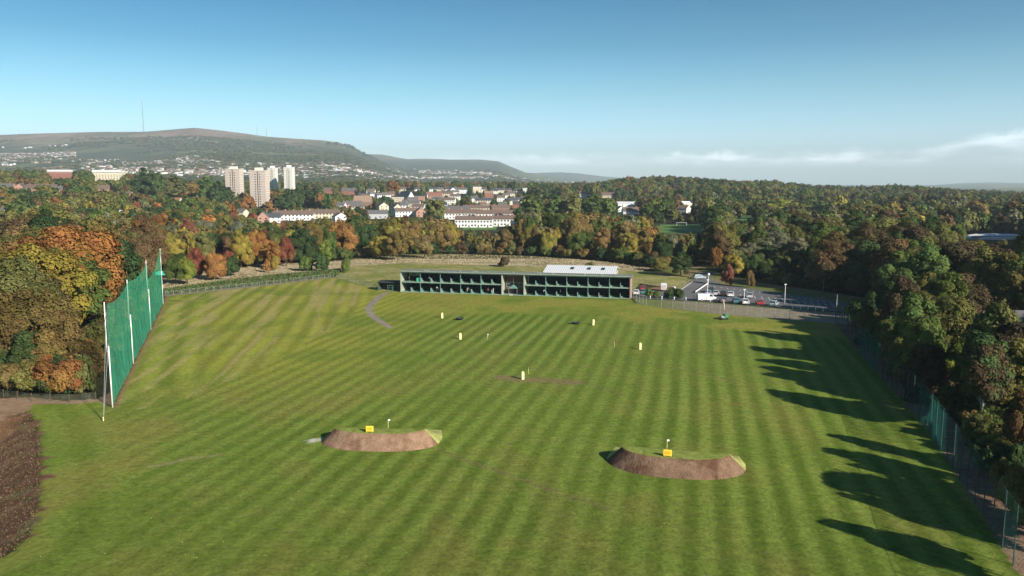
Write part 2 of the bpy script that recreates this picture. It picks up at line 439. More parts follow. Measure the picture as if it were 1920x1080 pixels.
# LAWN colours -------------------------------------------------
def lawn_colour():
    g_light = np.array((0.186, 0.240, 0.042)); g_dark = np.array((0.094, 0.142, 0.018)); tan = np.array((0.270, 0.215, 0.060)); yel = np.array((0.300, 0.300, 0.045))
    th = math.radians(13.0)
    sx = fx * math.cos(th) - fy * math.sin(th)
    wob = (fbm(fx / 30, fy / 45, 31, 2) - 0.5) * 1.5
    ph = 2 * math.pi * (sx - (G(1357.5, 640)[0] * math.cos(th) - G(1357.5, 640)[1] * math.sin(th)) + wob) / 2.85
    s = np.tanh(2.4 * np.sin(ph - math.pi / 2))           # dark at anchor
    LZ = GP([(310, 556), (500, 535), (628, 520), (705, 546), (690, 562), (654, 592), (571, 644), (498, 686), (400, 730), (300, 765), (200, 775)])
    inz = inpoly(fx + (n2 - .5) * 2, fy + (n1 - .5) * 4, LZ)
    th2 = math.radians(-7.5); sx2 = fx * math.cos(th2) - fy * math.sin(th2)
    s2_ = np.tanh(1.3 * np.sin(2 * math.pi * (sx2 + (fbm(fx / 15, fy / 40, 33, 2) - .5) * 2.2) / 4.3)) * (0.35 + 0.9 * fbm(fx / 10, fy / 30, 35, 2))
    s = np.where(inz, s2_, s)
    # along the netting
    dn = dpoly(fx, fy, net_bases); near_net = (1 - sstep(9.5, 12.5, dn)) * (fy > 118)
    s_net = np.tanh(1.8 * np.sin(2 * math.pi * (dn - 2.0) / 5.6))
    s = s * (1 - near_net) + s_net * near_net
    dp = dpoly(fx, fy, PIT[:7]); near_pit = (1 - sstep(7.5, 9.5, dp + (fy > 105) * 2))
    s_pit = np.tanh(1.5 * np.sin(2 * math.pi * (dp - 0.5) / 5.2))
    s = s * (1 - near_pit) + 0.8 * s_pit * near_pit
    # plain headland in front of the bays and along the car park fence
    line = GP([(640, 575), (760, 585), (1100, 592), (1200, 603), (1340, 612), (1560, 632)])
    hy = np.interp(fx, [p[0] for p in line], [p[1] for p in line])
    head = sstep(-4, 5, fy - hy + (n1 - .5) * 8) * (fx > -42 + (n1 - 0.5) * 10)
    amp = (0.58 + 0.42 * sstep(0.35, 0.65, n3)) * (1 - 0.92 * head)
    amp = amp * (0.55 + 0.45 * sstep(-55, 0, fx)) * (0.8 + 0.4 * n2)
    t = np.clip(0.5 + 0.5 * s * amp * 0.95, 0, 1)[:, None]
    c = g_dark * (1 - t) + g_light * t
    # fine across-stripe scratches, as mown grass shows
    sy = fx * math.sin(th) + fy * math.cos(th)
    scr = fbm(sx / 6.0, sy / 0.7, 40, 2) - 0.5
    c = c * (1 + 0.16 * scr[:, None])
    def mx(c, m, k):
        m = np.clip(m, 0, 1)[:, None]; return c * (1 - m) + k * m
    c = mx(c, 0.55 * head * sstep(0.25, 0.75, n1 + 0.3 * n2), yel * 0.92)
    c = mx(c, 0.45 * head * sstep(0.45, 0.7, n2 * 0.6 + n1 * 0.5), tan)
    left = (1 - sstep(-45, -5, fx)) * sstep(95, 150, fy)
    c = mx(c, 0.85 * left * sstep(0.12, 0.5, n3 * 0.5 + n1 * 0.5), yel * (0.84 + np.where(inz, 0.24, 0.14) * np.clip(s, -1, 1))[:, None])
    c = mx(c, 0.7 * inz * sstep(0.5, 0.68, fbm(sx2 / 1.6, fy / 26, 37, 3)), np.array((0.36, 0.29, 0.12)))
    left2 = (1 - sstep(-50, -12, fx)) * (1 - sstep(90, 150, fy))
    c = mx(c, 0.45 * left2 * sstep(0.35, 0.75, n1), tan * 0.86)
    c = mx(c, 0.22 * sstep(0.5, 0.75, n1 * 0.5 + n2 * 0.5), tan * 0.9)
    c = mx(c, 0.22 * sstep(0.56, 0.72, fbm(fx / 4, fy / 12, 77, 3)), tan * 0.8)
    c = mx(c, 0.35 * sstep(0.5, 0.72, 1 - n1), g_dark * 1.1)
    # darker, fresher green close to the camera
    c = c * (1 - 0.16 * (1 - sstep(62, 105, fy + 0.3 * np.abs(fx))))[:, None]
    # worn lines
    def ln(pts, w, k, a=0.75):
        nonlocal c
        d = dpoly(fx + (n2 - .5) * 0.8, fy + (n4 - .5) * 0.8, GP(pts))
        c = mx(c, a * (1 - sstep(w * 0.5, w, d)), np.array(k))
    ln([(815, 841), (860, 858), (940, 885), (1050, 925), (1150, 957)], 0.42, (0.17, 0.12, 0.06), 0.6)
    ln([(285, 875), (340, 862), (410, 853)], 0.6, (0.30, 0.24, 0.13), 0.5)
    ln([(585, 826), (605, 824)], 0.9, (0.5, 0.46, 0.36), 0.9)
    ln([(945, 708), (975, 712), (1030, 713), (1075, 717)], 2.2, (0.20, 0.15, 0.07), 0.8)
    ln([(1100, 718), (1165, 741)], 0.5, (0.16, 0.12, 0.07), 0.5)
    ln([(1180, 675), (1290, 695), (1380, 715)], 0.5, (0.14, 0.12, 0.06), 0.45)
    ln([(905, 632), (960, 645), (1000, 640)], 0.45, (0.20, 0.16, 0.08), 0.5)
    ln([(315, 556), (284, 620), (251, 684), (215, 762)], 0.7, (0.24, 0.15, 0.08), 0.8)
    ln([(1505, 610), (1560, 615)], 1.6, (0.30, 0.15, 0.07), 0.7)
    # scattered daisies and balls
    return c
lc = lawn_colour()
mL = inpoly(fx, fy, LAWN)

def put(mask, c, z=None):
    col[mask] = c[mask] if getattr(c, 'shape', (0,))[0] == fx.size else c
def blend(a, b, t):
    t = np.clip(t, 0, 1)[:, None]; return np.array(a) * (1 - t) + np.array(b) * t
rf = inpoly(fx, fy, RFIELD)
put(rf, blend((0.20, 0.20, 0.05), (0.36, 0.27, 0.15), sstep(0.4, 0.6, n1)))
mB = inpoly(fx, fy, BACKLAWN)
put(mB, blend((0.20, 0.215, 0.055), (0.33, 0.29, 0.12), sstep(0.35, 0.65, n1 * .6 + n2 * .4)))
mM = inpoly(fx, fy, MEADOW)
mcol = blend((0.44, 0.36, 0.23), (0.30, 0.24, 0.14), sstep(0.45, 0.62, n1 * .5 + n2 * .5))
mcol = mcol * (1 - 0.5 * sstep(0.55, 0.68, fbm(fx / 7, fy / 7, 60, 3)))[:, None] + np.array((0.13, 0.12, 0.04)) * 0.5 * sstep(0.55, 0.68, fbm(fx / 7, fy / 7, 60, 3))[:, None]
put(mM, mcol)
mV = inpoly(fx, fy, VERGE)
put(mV, blend((0.13, 0.15, 0.04), (0.22, 0.17, 0.09), sstep(0.4, 0.6, n1)))
mR = inpoly(fx, fy, BRAMBLE)
dfl = dpoly(fx, fy, lawn_l)
put(mR, blend((0.06, 0.10, 0.035), (0.22, 0.19, 0.13), 1 - sstep(2.5, 5.0, dfl)))
mG = inpoly(fx, fy, GRAVEL)
gcol = blend((0.27, 0.23, 0.17), (0.17, 0.19, 0.07), np.maximum(1 - sstep(36, 52, fx + (n1 - .5) * 14), 1 - sstep(1.0, 2.6, dpoly(fx, fy, GP([(1190, 560), (1300, 564.5), (1400, 572.5), (1480, 579.5), (1600, 587)])) + (n2 - .5) * 2)))
put(mG, gcol)
mD = inpoly(fx, fy, DIRT)
put(mD, blend((0.20, 0.105, 0.065), (0.26, 0.19, 0.13), n2))
mDL = inpoly(fx, fy, DIRT_L)
put(mDL, blend((0.22, 0.13, 0.075), (0.34, 0.24, 0.16), n2))
mC = inpoly(fx, fy, CARPARK)
put(mC, blend((0.125, 0.125, 0.125), (0.175, 0.17, 0.165), n1 * .5 + n2 * .5))
brk = mC & (inpoly(fx, fy, GP([(1188, 546), (1189, 537), (1230, 538), (1262, 541), (1258, 547), (1210, 541)])))
put(brk, np.array((0.26, 0.14, 0.10)))
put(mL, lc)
mPa = inpoly(fx, fy, PATH)
put(mPa, blend((0.24, 0.20, 0.16), (0.31, 0.26, 0.21), n2))
jfx = (fbm(fx / 1.6, fy / 1.6, 55, 3) - .5) * 3.2; jfy = (fbm(fx / 1.6, fy / 1.6, 56, 3) - .5) * 3.2
mP = inpoly(fx + jfx, fy + jfy, PIT)
dpit = dpoly(fx, fy, PIT, True)
pc = blend((0.130, 0.070, 0.040), (0.190, 0.112, 0.066), sstep(0.4, 0.65, n2 * .5 + n4 * .5))
pg = np.maximum(sstep(0.45, 0.6, n1 + 0.25 * sstep(8, 16, dpit)) * sstep(5, 9, dpit), .7 * sstep(.56, .66, n2 * .5 + n1 * .5))
pc = pc * (0.75 + 0.5 * fbm(fx / 5, fy / 1.2, 66, 3))[:, None]
pc = pc * (1 - pg[:, None]) + np.array((0.11, 0.12, 0.045)) * pg[:, None]
put(mP, pc)
col *= (0.9 + 0.2 * n4)[:, None]

# cell zones from cell centres
cx = (XX[:-1, :-1] + ST / 2).ravel(); cy = (YY[:-1, :-1] + ST / 2).ravel()
jx = (fbm(cx / 1.6, cy / 1.6, 55, 3) - .5) * 2.6; jy = (fbm(cx / 1.6, cy / 1.6, 56, 3) - .5) * 2.6
zc = np.zeros(cx.size, int)
for i, pl in ((8, RFIELD), (2, BACKLAWN), (3, MEADOW), (9, VERGE), (4, BRAMBLE), (5, GRAVEL), (6, DIRT), (6, DIRT_L), (7, CARPARK), (1, LAWN), (10, PATH), (11, PIT)):
    zc[inpoly(cx + jx * (i in (11, 3, 4)) + .25 * jx, cy + jy * (i in (11, 3, 4)) + .25 * jy, pl)] = i
nxg = len(gx)
ii, jj = np.meshgrid(np.arange(len(gx) - 1), np.arange(len(gy) - 1))
base = (jj * nxg + ii).ravel()
allf = np.stack([base, base + 1, base + 1 + nxg, base + nxg], 1)
V = np.stack([fx, fy, ZZ.ravel()], 1)
def zone_mesh(name, zid, m, label, smooth=True):
    f = allf[zc == zid]
    u, inv = np.unique(f.ravel(), return_inverse=True)
    me = np_mesh(name, V[u], inv.reshape(-1, 4), m, col[u], smooth)
    o = link(name, me)
    return tag(o, label, None, None, 'structure')
zone_mesh('woodland_floor', 0, M_rough, 'dark leafy ground between and under the trees')
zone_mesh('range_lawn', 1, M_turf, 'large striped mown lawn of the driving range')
zone_mesh('back_lawn', 2, M_rough, 'pale grass slope behind the driving bays')
zone_mesh('meadow', 3, vcol_mat('dry_grass', amp=0.14, bump=0.3, fine=1.5, mid=0.4), 'strip of tan rough grass in front of the far trees')
zone_mesh('bramble_bank', 4, M_rough, 'green bramble bank behind the low fence')
zone_mesh('gravel_ground', 5, M_rough, 'gravel and grass strip between back fence and car park')
zone_mesh('dirt_ground', 6, M_earth, 'reddish bare dirt beside the lawn')
zone_mesh('car_park_ground', 7, vcol_mat('asphalt', amp=0.15, bump=0.2, fine=4, mid=0.5), 'grey asphalt car park with white bay markings')
zone_mesh('hill_field', 8, M_rough, 'small pale grass field beyond the right hand trees')
zone_mesh('verge_ground', 9, M_rough, 'shaded grass verge behind the car park')
zone_mesh('footpath', 10, M_rough, 'curved grey footpath leading to the driving bays')
zone_mesh('earth_bank_terrain', 11, M_earth, 'brown bare earth bank falling away at the lawn edge')

# ---- far ground: graded grid with the near rectangle left out
def grade(a, lim, r, s0):
    out = [a]; s = s0
    while out[-1] < lim:
        out.append(out[-1] + s); s *= r
    return np.array(out)
gxr = grade(X1, 12000, 1.022, 6.0)
fxs = np.concatenate([-gxr[::-1], np.linspace(X0, X1, 40)[1:-1], gxr])
gyr = grade(Y1, 15200, 1.0125, 5.0)
fys = np.concatenate([[-400, -100, -20], np.linspace(Y0, Y1, 40), gyr[1:]])
FX, FY = np.meshgrid(fxs, fys)
FZ = np.where(FY > 340, hterrain(FX, FY), 0.0)
f0, f1, f2 = FX.ravel(), FY.ravel(), FZ.ravel()
def far_colour(x, y, z):
    a = fbm(x / 260, y / 260, 41, 4); b = fbm(x / 90, y / 90, 51, 3); d = fbm(x / 1200, y / 1200, 61, 3)
    c = blend((0.045, 0.062, 0.026), (0.13, 0.13, 0.045), sstep(0.42, 0.6, a))
    c = c + (np.array((0.16, 0.20, 0.07)) - c) * (0.8 * sstep(0.58, 0.64, b))[:, None]
    # patchwork of fields on the slopes
    rot = 0.5; u = (x * math.cos(rot) + y * math.sin(rot)) / 170 + 2 * d; v = (-x * math.sin(rot) + y * math.cos(rot)) / 420
    cell = vnoise(np.floor(u) * 3.1, np.floor(v) * 5.3, 71)
    fld = np.stack([0.10 + 0.09 * cell, 0.115 + 0.08 * cell, 0.045 + 0.04 * cell], 1)
    edge = (np.minimum(u % 1, 1 - u % 1) < 0.07) | (np.minimum(v % 1, 1 - v % 1) < 0.04)
    fld[edge] = (0.04, 0.055, 0.02)
    w = sstep(2600, 3600, y) * sstep(0.40, 0.5, d) * 0.85
    c = c * (1 - w[:, None]) + fld * w[:, None]
    # dark woods across the middle slopes, brown moor on the tops
    wd = sstep(110, 180, z) * (1 - sstep(300, 380, z)) * sstep(0.33, 0.46, fbm(x / 420, y / 420, 81, 4))
    c = c * (1 - 0.85 * wd[:, None]) + np.array((0.055, 0.065, 0.035)) * 0.85 * wd[:, None]
    top = sstep(230, 360, z + 120 * (b - .5)) * (y > 4000)
    moor = blend((0.20, 0.135, 0.085), (0.115, 0.115, 0.055), sstep(0.4, 0.6, a))
    moor = moor + (np.array((0.28, 0.19, 0.14)) - moor) * (0.7 * sstep(0.48, 0.62, fbm(x / 110, y / 500, 91, 4)))[:, None]
    c = c * (1 - top[:, None]) + moor * top[:, None]
    return c
fcol = far_colour(f0, f1, f2)
nearm = f1 < 900
fcol[nearm] = fcol[nearm] * 0.6 + np.array((0.045, 0.042, 0.022)) * 0.4
nfx = len(fxs)
i2, j2 = np.meshgrid(np.arange(nfx - 1), np.arange(len(fys) - 1))
bb = (j2 * nfx + i2).ravel()
ff = np.stack([bb, bb + 1, bb + 1 + nfx, bb + nfx], 1)
ccx = (f0[ff[:, 0]] + f0[ff[:, 2]]) / 2; ccy = (f1[ff[:, 0]] + f1[ff[:, 2]]) / 2
keep = ~((ccx > X0) & (ccx < X1) & (ccy > Y0) & (ccy < Y1))
ff = ff[keep]
me = np_mesh('ground', np.stack([f0, f1, f2], 1), ff, M_far, fcol, True)
tag(link('ground', me), 'land rising through the town to the long hills', None, None, 'structure')

# flat green sheets and roads further off
def sheet(name, px, m, label, z=0.06, kind='structure'):
    pts = GP(px)
    me = bpy.data.meshes.new(name)
    me.from_pydata([(x, y, hgt(x, y) + z) for x, y in pts], [], [tuple(range(len(pts)))]); me.materials.append(m); me.update()
    o = link(name, me)
    if me.polygons[0].normal.z < 0: me.flip_normals()
    return tag(o, label, None, None, kind)
M_pitch = simple('pitch_grass', (0.10, 0.20, 0.045), 0.9, 0.2, 0.05)
M_track = simple('pale_track', (0.36, 0.33, 0.28), 0.9, 0.2, 0.2)
sheet('pitch_field', [(1237, 421), (1312, 421), (1330, 436), (1236, 436)], M_pitch, 'bright green pitch seen between trees')
sheet('park_field', [(1372, 404), (1412, 404), (1406, 413), (1368, 413)], M_pitch, 'small green field among the far trees')
sheet('estate_lawn', [(868, 425), (932, 425), (930, 431), (868, 431)], M_pitch, 'strip of grass in front of the white terrace')

# ------------------------------------------------------------------ tree crowns
def crown(name, seed, rx, ry, rz, cz, nclump, rc, nleaf, leaf, up=0.35, shape='ell', vstretch=1.0, top_bias=0.0, open_=0.0):
    r = np.random.default_rng(seed)
    cl = []
    k = 0
    while len(cl) < nclump and k < 20000:
        k += 1
        d = r.normal(size=3); d /= np.linalg.norm(d)
        if d[2] < -0.75: continue
        rad = r.uniform(0.5, 0.93) ** 0.7
        if shape == 'cone':
            t = r.random() ** 1.3                      # height 0..1
            w = (1 - t) * 0.95 + 0.05
            a = r.uniform(0, 2 * math.pi); q = math.sqrt(r.uniform(0.25, 1))
            p = np.array((rx * w * q * math.cos(a), ry * w * q * math.sin(a), cz - rz + 2 * rz * t))
            rr = rc * (0.45 + 0.75 * w) * r.uniform(0.75, 1.2)
        else:
            wob = min(1.16, max(0.72, 1 + 0.20 * math.sin(3 * math.atan2(d[1], d[0]) + seed) + 0.14 * r.normal()))
            p = np.array((rx * d[0], ry * d[1], rz * d[2])) * rad * wob + np.array((0, 0, cz))
            rr = rc * r.uniform(0.65, 1.3)
        cl.append((p, rr))
    cen = np.array([c[0] for c in cl]); rad = np.array([c[1] for c in cl])
    w = rad ** 2 / (rad ** 2).sum()
    ci = r.choice(len(cl), nleaf, p=w)
    d = r.normal(size=(nleaf, 3)); d[:, 2] += 0.25; d /= np.linalg.norm(d, axis=1)[:, None]
    rr = rad[ci] * np.where(r.random(nleaf) < 0.05, r.uniform(1.05, 1.5, nleaf), r.uniform(0.68, 1.06, nleaf))
    pos = cen[ci] + d * rr[:, None] * np.array((1, 1, 0.85 * vstretch))
    # keep leaves out of the deep inside
    out = pos - np.array((0, 0, cz - rz * 0.2)); out /= (np.linalg.norm(out, axis=1)[:, None] + 1e-6)
    nrm = d * 0.9 + out * 0.5 + np.array((0, 0, up)) + r.normal(size=(nleaf, 3)) * 0.40
    nrm /= np.linalg.norm(nrm, axis=1)[:, None]
    t = np.cross(nrm, r.normal(size=(nleaf, 3))); t /= np.linalg.norm(t, axis=1)[:, None]
    b = np.cross(nrm, t)
    s = leaf * (0.55 + 1.1 * r.random(nleaf) ** 2)[:, None] * 1.1
    sv = s * vstretch
    q = [pos - t * s * .5 - b * sv * .42, pos + t * s * .55 - b * sv * .3, pos + t * s * .4 + b * sv * .5, pos - t * s * .5 + b * sv * .4]
    v = np.stack(q, 1).reshape(-1, 3)
    f = np.arange(nleaf * 4).reshape(-1, 4)
    clv = r.random(len(cl))
    lv = np.clip(0.62 * clv[ci] + 0.38 * r.random(nleaf), 0, 1)
    return np_mesh(name, v, f, M_leaf, None, False, np.repeat(lv, 4))

def trunk_mesh(name, h, r0, m, spread=2.0, seed=1, limbs=6):
    r = random.Random(seed)
    mb = MB()
    pts = [(0, 0, -0.4)] + [(r.uniform(-.15, .15) * i, r.uniform(-.15, .15) * i, h * i / 4) for i in range(1, 5)]
    mb.tube(pts, r0, r0 * 0.35, 7)
    for k in range(limbs):
        a = 2 * math.pi * k / limbs + r.uniform(-.4, .4); z = h * r.uniform(0.4, 0.85)
        e = (math.cos(a) * spread * r.uniform(.7, 1.1), math.sin(a) * spread * r.uniform(.7, 1.1), z + spread * r.uniform(.7, 1.2))
        mb.tube([(0, 0, z), (e[0] * .5, e[1] * .5, z + (e[2] - z) * .4), e], r0 * 0.4, r0 * 0.12, 5)
    me_o = mb.build(name, m, None, True)
    me = me_o.data
    bpy.data.objects.remove(me_o)
    return me

# kinds: name -> (hi variants, lo variants, nominal height, nominal radius, trunk mesh, form words)
KIND = {}
def add_kind(key, vari, H, rad, trunk, hi, lo):
    his, los = [], []
    for s, kw in enumerate(vari):
        his.append(crown('crown_' + key, 100 + s * 7 + len(KIND) * 31, nleaf=hi[0], leaf=hi[1], **kw))
        los.append(crown('crown_' + key + '_far', 100 + s * 7 + len(KIND) * 31, nleaf=lo[0], leaf=lo[1], **kw))
    KIND[key] = dict(hi=his, lo=los, H=H, rad=rad, trunk=trunk)
T1 = trunk_mesh('trunk', 8, 0.30, M_bark, 2.6, 1)
T2 = trunk_mesh('trunk', 11, 0.24, M_birch, 1.4, 2)
T3 = trunk_mesh('trunk', 12, 0.22, M_bark, 0.9, 3)
T4 = trunk_mesh('trunk', 1.6, 0.10, M_bark, 0.9, 4, 5)
add_kind('broad', [dict(rx=5.2, ry=5.0, rz=5.9, cz=7.3, nclump=80, rc=1.45), dict(rx=4.6, ry=5.2, rz=6.2, cz=7.1, nclump=64, rc=1.6), dict(rx=5.6, ry=4.8, rz=5.6, cz=7.4, nclump=95, rc=1.25)], 13.6, 5.4, T1, (36000, 0.26), (2600, 0.95))
add_kind('tall', [dict(rx=3.7, ry=3.9, rz=7.1, cz=8.2, nclump=76, rc=1.2), dict(rx=4.0, ry=3.5, rz=6.9, cz=8.1, nclump=64, rc=1.3)], 15.6, 4.2, T1, (30000, 0.25), (2200, 0.9))
add_kind('birch', [dict(rx=2.7, ry=2.7, rz=6.4, cz=8.0, nclump=44, rc=1.05, vstretch=1.5), dict(rx=2.9, ry=2.6, rz=6.0, cz=7.8, nclump=36, rc=1.15, vstretch=1.6)], 14.6, 3.1, T2, (11000, 0.27), (1500, 0.7))
add_kind('conifer', [dict(rx=3.2, ry=3.2, rz=7.2, cz=8.0, nclump=90, rc=0.95, shape='cone', up=0.1), dict(rx=2.6, ry=2.6, rz=7.4, cz=8.2, nclump=80, rc=0.85, shape='cone', up=0.1)], 15.4, 3.2, T3, (15000, 0.28), (1700, 0.8))
add_kind('shrub', [dict(rx=2.0, ry=2.1, rz=1.7, cz=1.9, nclump=22, rc=0.85), dict(rx=1.8, ry=2.3, rz=1.9, cz=1.8, nclump=18, rc=0.9)], 3.8, 2.3, T4, (6000, 0.22), (800, 0.6))
add_kind('standard', [dict(rx=3.6, ry=3.8, rz=5.2, cz=9.9, nclump=60, rc=1.15), dict(rx=4.0, ry=3.5, rz=5.0, cz=9.8, nclump=52, rc=1.25)], 15.4, 4.2, T2, (20000, 0.27), (1700, 0.9))
add_kind('bush', [dict(rx=3.2, ry=3.0, rz=3.6, cz=3.2, nclump=46, rc=1.0), dict(rx=2.8, ry=3.3, rz=3.4, cz=3.1, nclump=40, rc=1.1)], 7.0, 3.5, T4, (16000, 0.24), (1500, 0.8))
KN = {'standard': 'standard_tree', 'bush': 'bush', 'broad': 'broadleaf_tree', 'tall': 'tall_tree', 'birch': 'birch_tree', 'conifer': 'conifer_tree', 'shrub': 'shrub'}
FORM = {'standard': 'bare stemmed tree', 'bush': 'tall bush', 'broad': 'round tree', 'tall': 'tall oval tree', 'birch': 'slender birch', 'conifer': 'pointed conifer', 'shrub': 'shrub'}

PAL = {  # colour name -> leaf colour
    'olive': (0.152, 0.146, 0.046), 'dark green': (0.050, 0.078, 0.029), 'mid green': (0.096, 0.130, 0.036), 'golden brown': (0.200, 0.142, 0.050),
    'orange': (0.270, 0.130, 0.044), 'yellow': (0.280, 0.228, 0.050), 'red': (0.225, 0.080, 0.050), 'russet': (0.142, 0.092, 0.044), 'grey green': (0.170, 0.168, 0.095),
    'tan': (0.220, 0.150, 0.062), 'lime green': (0.155, 0.185, 0.036), 'dark brown': (0.078, 0.058, 0.032)}
def W(**k): return k
ZPAL = {
 'left': [('olive', 18), ('golden brown', 24), ('orange', 15), ('russet', 18), ('mid green', 10), ('dark green', 12), ('yellow', 3), ('dark brown', 5)],
 'midleft': [('olive', 24), ('mid green', 16), ('dark green', 12), ('grey green', 10), ('yellow', 8), ('red', 5), ('orange', 5), ('russet', 8), ('golden brown', 9)],
 'belt': [('olive', 24), ('mid green', 10), ('tan', 14), ('yellow', 7), ('golden brown', 15), ('dark green', 10), ('orange', 4), ('russet', 8), ('grey green', 4)],
 'town': [('olive', 30), ('dark green', 26), ('mid green', 18), ('russet', 10), ('golden brown', 9), ('orange', 4)],
 'right': [('olive', 36), ('dark green', 20), ('mid green', 18), ('dark brown', 8), ('russet', 7), ('golden brown', 6), ('grey green', 8), ('lime green', 4)],
 'rightnear': [('dark green', 26), ('olive', 36), ('dark brown', 9), ('russet', 5), ('mid green', 24)]}
ZFORM = {
 'left': [('broad', 60), ('tall', 30), ('conifer', 6)],
 'midleft': [('broad', 45), ('tall', 30), ('birch', 20), ('conifer', 3)],
 'belt': [('broad', 30), ('tall', 25), ('birch', 42)],
 'town': [('broad', 55), ('tall', 28), ('conifer', 14)],
 'right': [('broad', 62), ('tall', 28), ('birch', 6), ('conifer', 4)],
 'rightnear': [('broad', 50), ('tall', 38), ('conifer', 8)]}
def pick(l):
    t = sum(w for _, w in l); q = random.random() * t
    for a, w in l:
        q -= w
        if q <= 0: return a
    return l[-1][0]

# places that must stay free of crowns: ground polygons, and sight lines to buildings (pixel box, distance)
NOTREE = [LAWN, BACKLAWN, MEADOW, BRAMBLE, CARPARK, GRAVEL, VERGE, DIRT, PIT, RFIELD, GP([(1238, 421), (1312, 421), (1330, 437), (1236, 437)]), GP([(1372, 403), (1415, 403), (1410, 414), (1366, 414)]), DIRT_L]
SIGHT = []   # (x0,y0,x1,y1,dist)

trees = []   # dict(x,y,kind,s(h scale),w,tint name)
def add_tree(x, y, kind, h, cname, w=None, zone=None, rz=None):
    k = KIND[kind]
    s = h / k['H']
    ws = s if w is None else w / (2 * k['rad'])
    trees.append(dict(x=x, y=y, z=hgt(x, y), kind=kind, s=s, ws=ws, c=cname, h=h, r=k['rad'] * ws, zone=zone, rz=random.uniform(0, 6.28) if rz is None else rz, v=random.randrange(len(k['hi'])), fixed=zone is not None and zone.startswith('!')))

def zone_of(px, Y):
    if Y < 280 and px < 330: return 'left'
    if px < 700 and Y < 620: return 'midleft'
    if Y < 560 and px < 1290: return 'belt'
    if px > 1290 and Y < 330: return 'rightnear'
    if px < 1180: return 'town'
    return 'right'

# --- town and building placement first, so the trees can keep clear ------------------------------------------------
WALLC = {'white': (0.78, 0.77, 0.73), 'cream': (0.62, 0.54, 0.40), 'pink brick': (0.42, 0.24, 0.18), 'red brick': (0.30, 0.13, 0.09), 'grey': (0.42, 0.42, 0.42), 'brown brick': (0.24, 0.15, 0.11)}
ROOFC = {'grey': (0.13, 0.125, 0.125), 'slate': (0.065, 0.07, 0.085), 'brown': (0.16, 0.11, 0.085), 'red': (0.28, 0.12, 0.085), 'white': (0.75, 0.75, 0.75), 'tan': (0.30, 0.20, 0.14)}
WM = {k: colmat('wall_' + k.replace(' ', '_'), v, 0.85, 0.12, 0.8) for k, v in WALLC.items()}
RM = {k: colmat('roof_' + k, v, 0.8, 0.18, 1.2) for k, v in ROOFC.items()}
MESHC = {}
def house_parts(w, d, eave, ridge, wall, roof, nwin, storeys, chim, gable_front=False, conserv=False):
    """meshes of a pitched-roof building centred on the origin, front to -y"""
    key = (w, d, eave, ridge, wall, roof, nwin, storeys, chim, gable_front)
    if key in MESHC: return MESHC[key]
    parts = []
    def fin(mb, name, m, **k):
        o = mb.build(name, m, None, **k); me = o.data; bpy.data.objects.remove(o); return me
    mb = MB(); hw, hd = w / 2, d / 2
    mb.box(-hw, hw, -hd, hd, -1.0, eave)
    if gable_front:
        mb.prism([(-hw, eave), (hw, eave), (0, ridge)], 'y', -hd, hd)
    else:
        mb.prism([(-hd, eave), (hd, eave), (0, ridge)], 'x', -hw, hw)
    parts.append(('wall', fin(mb, 'wall', WM[wall]), None))
    mb = MB(); o = 0.35; t = 0.22
    sl = (ridge - eave)
    if gable_front:
        k = sl / hw
        mb.prism([(-hw - o, eave - k * o + .03), (0, ridge + .03), (hw + o, eave - k * o + .03), (hw + o, eave - k * o + t), (0, ridge + t), (-hw - o, eave - k * o + t)], 'y', -hd - o, hd + o)
    else:
        k = sl / hd
        mb.prism([(-hd - o, eave - k * o + .03), (0, ridge + .03), (hd + o, eave - k * o + .03), (hd + o, eave - k * o + t), (0, ridge + t), (-hd - o, eave - k * o + t)], 'x', -hw - .15, hw + .15)
    parts.append(('roof', fin(mb, 'roof', RM[roof]), None))
    for i in range(chim):
        cxp = -hw + w * (i + 0.5) / max(chim, 1) if chim > 1 else hw * 0.6
        mb = MB().box(cxp - .45, cxp + .45, -.35, .35, ridge - 0.7, ridge + 1.1)
        mb.tube([(cxp - .2, 0, ridge + 1.1), (cxp - .2, 0, ridge + 1.45)], .12, n=6); mb.tube([(cxp + .2, 0, ridge + 1.1), (cxp + .2, 0, ridge + 1.45)], .12, n=6)
        parts.append(('chimney', fin(mb, 'chimney', WM['brown brick'] if wall != 'white' else WM['pink brick']), 1))
    for st in range(storeys):
        z = 1.0 + st * 2.6
        for i in range(nwin):
            xp = -hw + w * (i + 0.5) / nwin
            if st == 0 and i % 3 == 1:
                mb = MB().box(xp - .45, xp + .45, -hd - .05, -hd + .05, -.2, 2.0)
                parts.append(('door', fin(mb, 'door', RM['brown']), None)); continue
            mb = MB().box(xp - .65, xp + .65, -hd - .04, -hd + .05, z, z + 1.15)
            parts.append(('window', fin(mb, 'window', M_glass), None))
    if storeys >= 4:
        parts.append(('top_storey', fin(MB().box(-hw + 1, hw - 1, -hd + .6, hd - .6, ridge + .25, ridge + 2.6).box(-hw, hw, -hd, hd, ridge + 2.62, ridge + 3.1), 'top_storey', WM['white']), None))
    MESHC[key] = parts
    return parts

